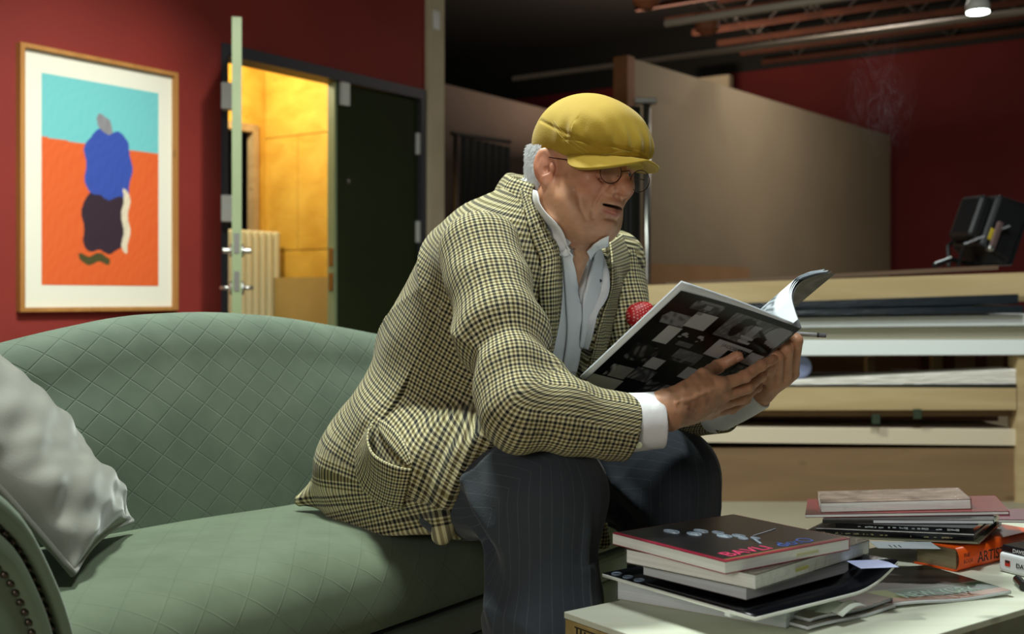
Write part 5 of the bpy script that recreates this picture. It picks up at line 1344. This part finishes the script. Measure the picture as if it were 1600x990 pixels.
NN = edge_l([(891, 385), (897, 415), (902, 448), (905, 474)], shirt0); NF = edge_l([(927, 385), (920, 415), (912, 448), (906, 474)], shirt0)
def shirt(P):
    d = shirt0(P); q = P-A(HO); z = q[:, 2]; f = q @ A(SF)
    cut = np.maximum(q @ A(SD3)-np.interp(z, *NF).astype(np.float32), np.interp(z, *NN).astype(np.float32)-q @ A(SD3)); cut = np.maximum(cut, -(f-.30)); cut = np.maximum(cut, -(z-NN[0][0]))
    d = smax(d, -cut, .004)
    d = smax(d, -cone(P, neck0-SU*.04, H(-.02, 0, -.02), .066, .07), .008)
    return d
M_shirt = mat('white_linen_shirt', '#f4f4f4', .75, '#eaecee', 9, .5, bump=.35, bscale=22, stretch=(2.2, 2.2, .6), dist=.006)
sh_ = empty('shirt', tuple(M3(.3, 0, .8)), 0); sh_.parent = man; sh_.matrix_parent_inverse = wm(man).inverted()
sme, _ = sdf_mesh('shirt_body', shirt, (-.35, 1.7, .40), (.45, 2.75, 1.14), .0045)
link('shirt_body', sme, M_shirt, sh_, True)
# shirt cuffs
def cuff(P, a, b, ra, rb, sd):
    ax = nrm(b-a); s = (P-A(a)) @ A(ax); L = np.linalg.norm(b-a); d = cone(P, a-ax*.03, b+ax*.03, ra, rb)
    d = d-.0016*wob(P, 90, sd); d = smax(d, s-L, .003); d = smax(d, -cone(P, a, b+ax*.05, ra-.005, rb-.005)-0.0*s, .002)
    return d
qa, qb = pa3(955, 662, 1.862), pa3(1033, 655, 1.872)
for nm, fn in (('cuff', lambda P: cuff(P, qa, qb, .048, .046, 2)), ('cuff', lambda P: cuff(P, pa3(1140, 640, 2.11), pa3(1172, 618, 2.085), .045, .042, 4))):
    o_ = (qa+qb)/2 if nm and fn(np.array([qa], np.float32))[0] < .2 and True else None
cme1, _ = sdf_mesh('cuff', lambda P: cuff(P, qa, qb, .049, .046, 2), qa-.1, qb+.1, .0025); link('cuff', cme1, M_shirt, sh_, True)
la_, lb_ = pa3(1140, 634, 2.115), pa3(1184, 609, 2.082)
cme2, _ = sdf_mesh('cuff', lambda P: cuff(P, la_, lb_, .037, .036, 4), np.minimum(la_, lb_)-.1, np.maximum(la_, lb_)+.1, .0025); link('cuff', cme2, M_shirt, sh_, True)
tag(MB().lathe([(.0055, 0), (.0055, .002), (.004, .0025)], frame(pa3(998, 695, 1.818), (1, 0, 0), (0, 0, 1)) @ Matrix.Rotation(0, 4, 'X'), 12).build('button', mat('pearl_button', '#b9bf9a', .3), sh_))
# collar flaps and placket of the shirt, on neck and chest
skn = lambda P: np.minimum(body_sdf(P), shirt(P))
fc_ = lambda P: np.minimum(skn(P), jacket(P))
cloth_patch('collar', [(828, 296), (834, 322), (842, 350), (856, 380), (870, 400)], [(846, 300), (856, 322), (872, 345), (888, 368), (897, 392)], fc_, M_shirt, sh_, 10, 36, lambda u, v: .007+.005*np.sin(v*8)*u+.004*u, thick=.002)
cloth_patch('collar', [(949, 366), (938, 371), (927, 379), (916, 390)], [(947, 388), (941, 392), (934, 398), (920, 404)], fc_, M_shirt, sh_, 10, 28, lambda u, v: .006+.002*np.sin(v*6)*u, thick=.002)
cloth_patch('front_placket', [(890, 388), (896, 410), (901, 440), (904, 472), (906, 520), (899, 580)], [(876, 388), (878, 410), (880, 440), (882, 470), (884, 520), (876, 580)], fc_, M_shirt, sh_, 9, 60, lambda u, v: .003+.0025*np.sin(v*16)*(1-u), thick=.0018)
cloth_patch('front_placket', [(928, 392), (922, 412), (915, 440), (907, 474), (906, 500), (902, 540)], [(941, 393), (950, 424), (948, 456), (932, 498), (926, 525), (920, 545)], fc_, M_shirt, sh_, 12, 60, lambda u, v: .007+.004*np.sin(v*9+u*3)*u, thick=.0018)
bt = trace(skn, [937], [440])[0]; MB().lathe([(.0035, 0), (.003, .0012)], frame(tuple(bt+vw*.012), (1, 0, 0), (0, 0, 1)), 10).build('button', mat('dark_button', '#2a2a2c', .4), sh_)
# lapels and collar of the jacket
jf = lambda P: np.minimum(np.minimum(jacket(P), shirt(P)), bounded(P, np.full(len(P), 9., np.float32), neck_sdf, (neck0+HC_)/2, .19, .001))
cloth_patch('lapel', [(812, 300), (822, 345), (832, 380), (842, 405), (840, 450), (843, 490), (843, 550), (838, 600)], [(834, 290), (848, 330), (862, 360), (873, 386), (875, 435), (873, 486), (862, 548), (848, 600)], jf, M_plaid, jk, 14, 80, lambda u, v: .006+.007*np.sin(np.pi*u)*(1-v*.5), thick=.003)
cn, cm_ = 60, 14; P = np.zeros((cn, cm_, 3)); UV = np.zeros((cn, cm_, 2)); pr_ = spline([(.064, -.035), (.067, -.012), (.073, .0), (.082, -.008), (.098, -.034), (.108, -.056)], cm_)
for i in range(cn):
    th = math.radians(75+210*i/(cn-1)); zt_ = 1.052-.026*math.cos(th); dr = SF*math.cos(th)+SD3*math.sin(th)*.98
    for j in range(cm_):
        P[i, j] = M3(.338, 0, 0)+dr*(pr_[j, 0]+.002*math.sin(9*th))+SU*(zt_+pr_[j, 1]); UV[i, j] = (th*.085, j*.0085)
grid_obj('collar', P, M_plaid, jk, UV, thick=.003)
cloth_patch('lapel', [(950, 380), (953, 410), (952, 450), (938, 495), (930, 530), (920, 570)], [(970, 368), (980, 400), (982, 430), (972, 475), (958, 522), (938, 572)], jf, M_plaid, jk, 12, 60, .006, thick=.003)
# patch pocket
cloth_patch('pocket', [(586, 660), (590, 690), (606, 715), (630, 729), (645, 732)], [(560, 700), (560, 735), (572, 765), (600, 785), (632, 790)], jacket, M_plaid, jk, 14, 40, lambda u, v: .004+.020*(1-u)**2*np.sin(np.pi*v)**.7, thick=.003)
M_lin = mat('shadow_lining', '#2c2a22', .9)
cloth_patch('pocket_flap', [(592, 655), (612, 668), (632, 690), (645, 725)], [(594, 672), (606, 690), (622, 710), (638, 728)], jacket, M_plaid, jk, 8, 30, lambda u, v: .004+.003*np.sin(v*5), thick=.002)
# pocket square
psq = trace(lambda P: np.minimum(jf(P), sl_L(P)), [990], [492])[0]
def hk(P):
    d = ell(P, pa3(996, 492, psq[1]-.015), (.024, .020, .024)); d = smin(d, ell(P, pa3(1008, 484, psq[1]-.012), (.016, .014, .014)), .01); return d-.003*wob(P, 120, 9)
kme, kp = sdf_mesh('pocket_square', hk, pa3(996, 492, psq[1])-.07, pa3(996, 492, psq[1])+.07, .0016)
Kc = np.tile(C_('#a8101a'), (len(kp), 1)); gx = kp[:, 0]+kp[:, 1]*.5; gz = kp[:, 2]+kp[:, 1]*.3
dots = (((gx/.0065) % 1-.5)**2+((gz/.0065+.5*np.floor(gx/.0065)) % 1-.5)**2) < .035; Kc[dots] = C_('#d8a090')
set_col(kme, Kc); link('pocket_square', kme, matcol('red_dotted_silk', .5), man, True)
# hanging left front of the jacket between the legs
def flap(P):
    d = chainc(P, [(M3(.24, .08, .56), .045), (M3(.335, .14, .44), .034), (M3(.362, .165, .352), .018)], .03)
    return d-.004*wob(P, 45, 30)
fme, fp = sdf_mesh('jacket_front', flap, M3(.3, .05, .44)-.22, M3(.3, .05, .44)+.22, .004); qf = fp-A(HO)
loop_uv(fme, np.stack([qf @ A(SD3)+qf @ A(SF)*.5, qf[:, 2]], 1)); link('jacket_front', fme, M_plaid, jk, True)
# ---- trousers
def trousers(P):
    d = None
    for (h, k, a, sd, rk, ra) in ((hR, kR, aR, 1, .092, .086), (hL, kL, aL, 2, .090, .080)):
        t = chainc(P, [(h, .100), ((h+k)/2+np.array([0, 0, .0]), .098), (k, rk)], .05)
        s = chainc(P, [(k+np.array([0, 0, -.01]), rk*.97), ((k+a)/2, (rk+ra)/2), (a, ra)], .03)
        e = smin(t, s, .05)
        r = P-A(k); ut = nrm(k-h); ax = nrm(np.cross(ut, [0, 0, -1])); lat = r @ A(ax); fo = r @ A(nrm([ut[0], ut[1], 0])); zz = r[:, 2]
        # drag folds radiating from the back of the knee, crease down the shin
        e = e-.018*np.exp(-((zz+.06+.9*fo)/.022)**2)*np.exp(-((fo+.055)/.06)**2)+.016*np.exp(-((zz+.115+.8*fo)/.022)**2)*np.exp(-((fo+.06)/.05)**2)
        e = e-.010*np.exp(-((zz+.19+1.3*fo)/.020)**2)*np.exp(-((fo+.04)/.05)**2)
        e = e-.008*(1-np.abs(np.sin(22*(zz*.8-fo)+sd*1.3+6*lat)))**2*np.exp(-((zz+.0)/.11)**2)*np.exp(-((fo+.12)/.12)**2)-.006*(1-np.abs(np.sin(13*zz+17*lat+sd)))**2*(zz < -.1)
        e = e-.006*np.sin(40*zz+28*fo+sd)*np.exp(-((zz+.02)/.09)**2)*np.exp(-((fo+.15)/.07)**2)
        e = e-.007*np.exp(-(lat/.008)**2)*(fo > 0)*np.exp(-np.maximum(zz+.05, 0)/.05)
        e = e-.004*wob(P, 16, sd+40)-.002*wob(P, 36, sd+50)
        d = e if d is None else smin(d, e, .012)
    d = smin(d, ell(P, M3(0, 0, .53), (.14, .14, .09)), .05)
    d = smax(d, -(P[:, 2]-.085), .006)
    # keep out of the seat
    q = P-A(SP0); n = q @ A(SF); return smax(d, -np.maximum(P[:, 2]-.405, n-.02)*1.0 if False else d-1, .01) if False else d
tme, tp = sdf_mesh('trousers', trousers, (-.45, 1.7, .05), (.48, 2.65, .68), .0048)
def leguv(p):
    out = np.zeros((len(p), 2)); dR = np.minimum(cone(p, hR, kR, .1, .1), cone(p, kR, aR, .1, .1)); dL = np.minimum(cone(p, hL, kL, .1, .1), cone(p, kL, aL, .1, .1))
    for m, h, k, a in ((dR <= dL, hR, kR, aR), (dR > dL, hL, kL, aL)):
        r = p[m].astype(float)-k; ut = nrm(k-h); fo2 = nrm(np.array([ut[0], ut[1], 0])); ax = nrm(np.cross(fo2, SU)); w = 1/(1+np.exp(-(r @ nrm(ut+SU*.9)*0+(r @ fo2*1.0-r[:, 2]*0-.0+(-r[:, 2]-.03))/.025)))
        # around: angle about thigh axis or shin axis
        rt = r-np.outer(r @ ut, ut); up2 = nrm(np.cross(ax, ut)); at_ = np.arctan2(rt @ ax, rt @ (up2 if up2[2] > 0 else -up2)); as_ = np.arctan2(r @ ax, r @ fo2)
        uu_ = up2 if up2[2] > 0 else -up2; isS = (-r[:, 2] > .02)&(r @ fo2 > -.16); an = np.arctan2(r @ ax, np.maximum(r @ fo2, r @ uu_))
        out[m, 0] = an*.09; out[m, 1] = np.where(isS, .3-r[:, 2], r @ ut)
    return out
loop_uv(tme, leguv(tp), .09*2*math.pi)
mt, n_, b_ = nt('charcoal_pinstripe_wool'); uvn = n_.nodes.new('ShaderNodeUVMap'); sp = n_.nodes.new('ShaderNodeSeparateXYZ'); n_.links.new(uvn.outputs[0], sp.inputs[0])
def line(src, per_, wd): 
    f = mth(n_, 'FRACT', mth(n_, 'DIVIDE', src, per_)); return mth(n_, 'LESS_THAN', mth(n_, 'ABSOLUTE', mth(n_, 'SUBTRACT', f, .5)), wd)
ln = mth(n_, 'MAXIMUM', line(sp.outputs[0], .016, .035), 0.0)
tcn = n_.nodes.new('ShaderNodeTexCoord'); nz_ = n_.nodes.new('ShaderNodeTexNoise'); nz_.inputs['Scale'].default_value = 260; n_.links.new(tcn.outputs['Object'], nz_.inputs[0])
xm = n_.nodes.new('ShaderNodeMix'); xm.data_type = 'RGBA'; xm.inputs[6].default_value = (*C_('#343a41'), 1); xm.inputs[7].default_value = (*C_('#565c60'), 1)
n_.links.new(mth(n_, 'MULTIPLY', ln, mth(n_, 'MULTIPLY_ADD', nz_.outputs[0], .9, -.05)), xm.inputs[0]); n_.links.new(xm.outputs[2], b_.inputs['Base Color'])
b_.inputs['Roughness'].default_value = .8; b_.inputs['Sheen Weight'].default_value = .15; b_.inputs['Specular IOR Level'].default_value = .25
bpn = n_.nodes.new('ShaderNodeBump'); bpn.inputs['Strength'].default_value = .3; bpn.inputs['Distance'].default_value = .0015; n_.links.new(nz_.outputs[0], bpn.inputs['Height']); n_.links.new(bpn.outputs[0], b_.inputs['Normal'])
link('trousers', tme, mt, man, True)
# shoes
M_shoe = mat('black_leather', '#121110', .3)
for (a, side) in ((aR, -1), (aL, 1)):
    def shoe(P, a=a):
        d = ell(P, a+SF*.10-SU*.052, (.13, .13, .05)); d = ell(P, a+SF*.02-SU*.045, (.055, .055, .055)); d = smin(d, cone(P, a-SF*.02-SU*.050, a+SF*.15-SU*.062, .045, .038), .03); return smax(d, -(P[:, 2]-.012), .004)
    smx, _ = sdf_mesh('shoe', shoe, a-.3, a+.3, .005); so = link('shoe', smx, M_shoe, man, True)
    MB().prism([tuple((a+SF*(.06+.125*math.cos(t))+SD3*.048*math.sin(t))[:2]) for t in np.linspace(0, 6.0, 24)], 0.0, .012).build('sole', mat('dark_sole', '#1a1613', .8), so)
# ------------------------------------------------------------ open magazine
mg_ = empty('open_magazine', tuple(mC), 0, 'open magazine with black and white photo grid cover held by the man', 'magazine')
AB = mB-mA; AC = mC-mA
def fmag(u, v):
    """u: outer edge -> spine, v: top -> bottom"""
    C = np.zeros(u.shape+(3,)); rs = np.random.RandomState(5); blk, gr, pale = C_('#050506'), C_('#3c3c3e'), C_('#8f9093')
    C[:] = blk; n1 = .5+.5*np.sin(u*37+9*np.sin(v*14)); n2 = .5+.5*np.sin(v*51+7*np.sin(u*23)+u*20); tex = (n1*n2)
    def R(u0, u1, v0, v1, c, k=0.):
        m = (u >= u0) & (u < u1) & (v >= v0) & (v < v1); C[m] = (C_(c) if isinstance(c, str) else c)*(1-k)+(tex[..., None]*C_('#9a9a9c'))[m]*k
    R(.17, .40, .035, .12, '#3c3c3e', .35); R(.20, .38, .03, .05, '#6c6c6e'); R(.27, .32, .055, .10, '#77777a')
    m = (u > .05+.5*abs(v-.23)) & (u < .26) & (v > .175) & (v < .285); C[m] = C_('#77777a')-(tex[..., None]*.12)[m]
    R(.25, .42, .125, .265, '#a6a7a9'); R(.25, .30, .125, .15, '#77777a'); R(.16, .275, .295, .45, '#a9aaab')
    for cx, cy, r in ((.33, .33, .026), (.36, .345, .014), (.31, .36, .012), (.452, .319, .024), (.48, .335, .014), (.455, .36, .009), (.36, .41, .016), (.43, .42, .012)):
        C[(np.abs((u-cx)/r)**1.3+np.abs((v-cy)/(r*.7))**1.3) < 1] = C_('#8c8c8e')
    R(.34, .46, .395, .435, '#5a5a5c', .1)
    R(.50, .99, .045, .285, '#5c5c5e', .22); k = (u > .50) & (u < .99) & (v > .045) & (v < .285)
    C[k & (((u-.93)/.10)**2+((v-.13)/.09)**2 < 1)] = C_('#86878a'); C[k & (np.abs(v-.07-.5*(u-.66)**1) < .012) & (u > .66) & (u < .88)] = C_('#0a0a0b')
    C[k & (((u-.64)/.045)**2+((v-.095)/.035)**2 < 1)] = C_('#0b0b0c'); C[k & (((u-.62)/.04)**2+((v-.17)/.07)**2 < 1)] = C_('#1a1a1b'); C[k & (((u-.88)/.12)**2+((v-.255)/.05)**2 < 1)] = C_('#0d0d0e')
    C[k & (((u-.84)/.045)**2+((v-.20)/.035)**2 < 1)] = C_('#141415'); C[k & (np.abs(u-.74) < .03) & (v > .10) & (v < .26)] = C_('#85868a'); C[k & (np.abs(u-.745-.3*(v-.22)) < .05*(np.sin(v*160) > 0)) & (v > .19)] = C_('#9a9b9d')
    R(.50, .99, .265, .285, blk); R(.585, .72, .285, .44, '#a9aaac'); R(.70, .87, .285, .345, '#a9aaac'); R(.78, .88, .315, .375, blk); R(.88, .985, .30, .405, '#a6a7a9'); R(.89, .99, .42, .50, '#6a6a6c', .5)
    R(.08, .30, .50, .66, '#161617', .30); R(.40, .61, .455, .57, '#69696b', .18); R(.40, .61, .54, .57, '#2a2a2b', .5); R(.28, .40, .59, .69, '#a9aaac'); R(.585, .71, .58, .69, '#a2a3a5')
    R(.075, .25, .73, .85, '#7a7a74', .1); R(.075, .11, .73, .85, '#101010', .8); R(.26, .43, .70, .82, '#4b4b4d', .45); R(.44, .72, .78, .95, '#27272a', .5); R(.72, .99, .55, .80, '#3a3a3c', .45); R(.0, .27, .86, 1.01, '#9c9c94')
    e = (u < .006) | (v < .006); C[e] = C_('#2c3036')
    return C
nu, nv = 130, 150; uu, vv = np.meshgrid(np.linspace(0, 1, nu), np.linspace(0, 1, nv), indexing='ij')
bend = (np.sin(np.pi*uu)*.005)[..., None]*(-mN)
P = mA+AB*uu[..., None]+AC*vv[..., None]+bend
Pc = mA+AB*(.045+.955*uu[..., None])+AC*((.055+.945*vv)*(1-uu)+(.006+.994*vv)*uu)[..., None]+bend+mN*.0015
grid_obj('cover', Pc[:, ::-1], matcol('cover_print_ink', .25, coat=.0), mg_, col=fmag(uu, vv)[:, ::-1], smooth=True)
M_mp = mat('magazine_page', '#dfe5ea', .5)
for k in range(3):
    Pk = mA+AB*(uu[::10, ::10, None]*(1-.000*k)+0)+AC*(vv[::10, ::10, None])+bend[::10, ::10]-mN*(.0012*k)
    grid_obj('page', Pk, M_mp, mg_, thick=.0005)
# second half: pages rising from the spine and curling over
crv = spline(np.array([mB, pa3(1244, 487, 1.952), pa3(1239, 462, 1.975), pa3(1249, 441, 2.005), pa3(1272, 430, 2.045), pa3(1306, 425, 2.10)]), 40)
def inner(u, v):
    C = np.zeros(u.shape+(3,)); C[:] = C_('#dfe5ea'); k = (v > .14) & (u > .10); rs2 = np.sin(u*90+6*np.sin(v*40))*np.sin(v*70+5*np.sin(u*60)) > .1
    C[k & rs2] = C_('#4c535a'); C[k & ~rs2] = C_('#aab2ba'); return C
for k in range(4):
    cv = crv+np.array([0, .004, .0])*k*.6+np.linspace(0, 1, 40)[:, None]*np.array([-.006, .0, .002])*k
    P2 = cv[:, None, :]+AC[None, None, :]*np.linspace(0, 1, 36)[None, :, None]
    if k == 0:
        u2, v2 = np.meshgrid(np.linspace(0, 1, 40), np.linspace(0, 1, 36), indexing='ij')
        P2 = crv[:, None, :]+AC[None, None, :]*np.linspace(0, 1, 36)[None, :, None]
        def outer(u, v):
            C = np.zeros(u.shape+(3,)); C[:] = C_('#232426'); t = .5+.5*np.sin(u*20+5*np.sin(v*17)); C += (t*t)[..., None]*C_('#55575a'); return C
        grid_obj('back_cover', P2-mN*0+np.array([.0006, -.0006, -.0012]), matcol('back_cover_ink', .4), mg_, col=outer(u2, v2))
    else:
        grid_obj('page', P2, matcol('inside_page_ink', .5) if k == 1 else bpy.data.materials['inside_page_ink'], mg_, col=inner(*np.meshgrid(np.linspace(0, 1, 40), np.linspace(0, 1, 36), indexing='ij')))
Mtx = frame(tuple(mA+AB*.63+AC*.33+mN*.0035), tuple(AB*1.0), tuple(-AC)); text_obj('lettering', 'JACOBSON', .011, Mtx, mat('grey_ink', '#4a4a4c', .6), mg_, .0001)
# cigarette
cg = empty('cigarette', tuple(pa3(1262, 523, 2.0)), 0, 'white cigarette with dark band held in the far hand', 'cigarette')
c0, c1 = pa3(1236, 520.5, 2.012), pa3(1291, 524, 1.995); Ld = c1-c0
MB().tube([tuple(c0), tuple(c0+Ld*.74)], .0040, 12).build('paper_tube', mat('cigarette_paper', '#b3b2b2', .6), cg, smooth=True)
MB().tube([tuple(c0+Ld*.74), tuple(c0+Ld*.80)], .0042, 12).build('dark_band', M_ink, cg)
MB().tube([tuple(c0+Ld*.80), tuple(c0+Ld*.92), tuple(c1)], [.0039, .0042, .0034], 12).build('tip', mat('grey_ash', '#7c7c80', .9, '#4c4c4e', 400, .5, bump=.6, bscale=600), cg)
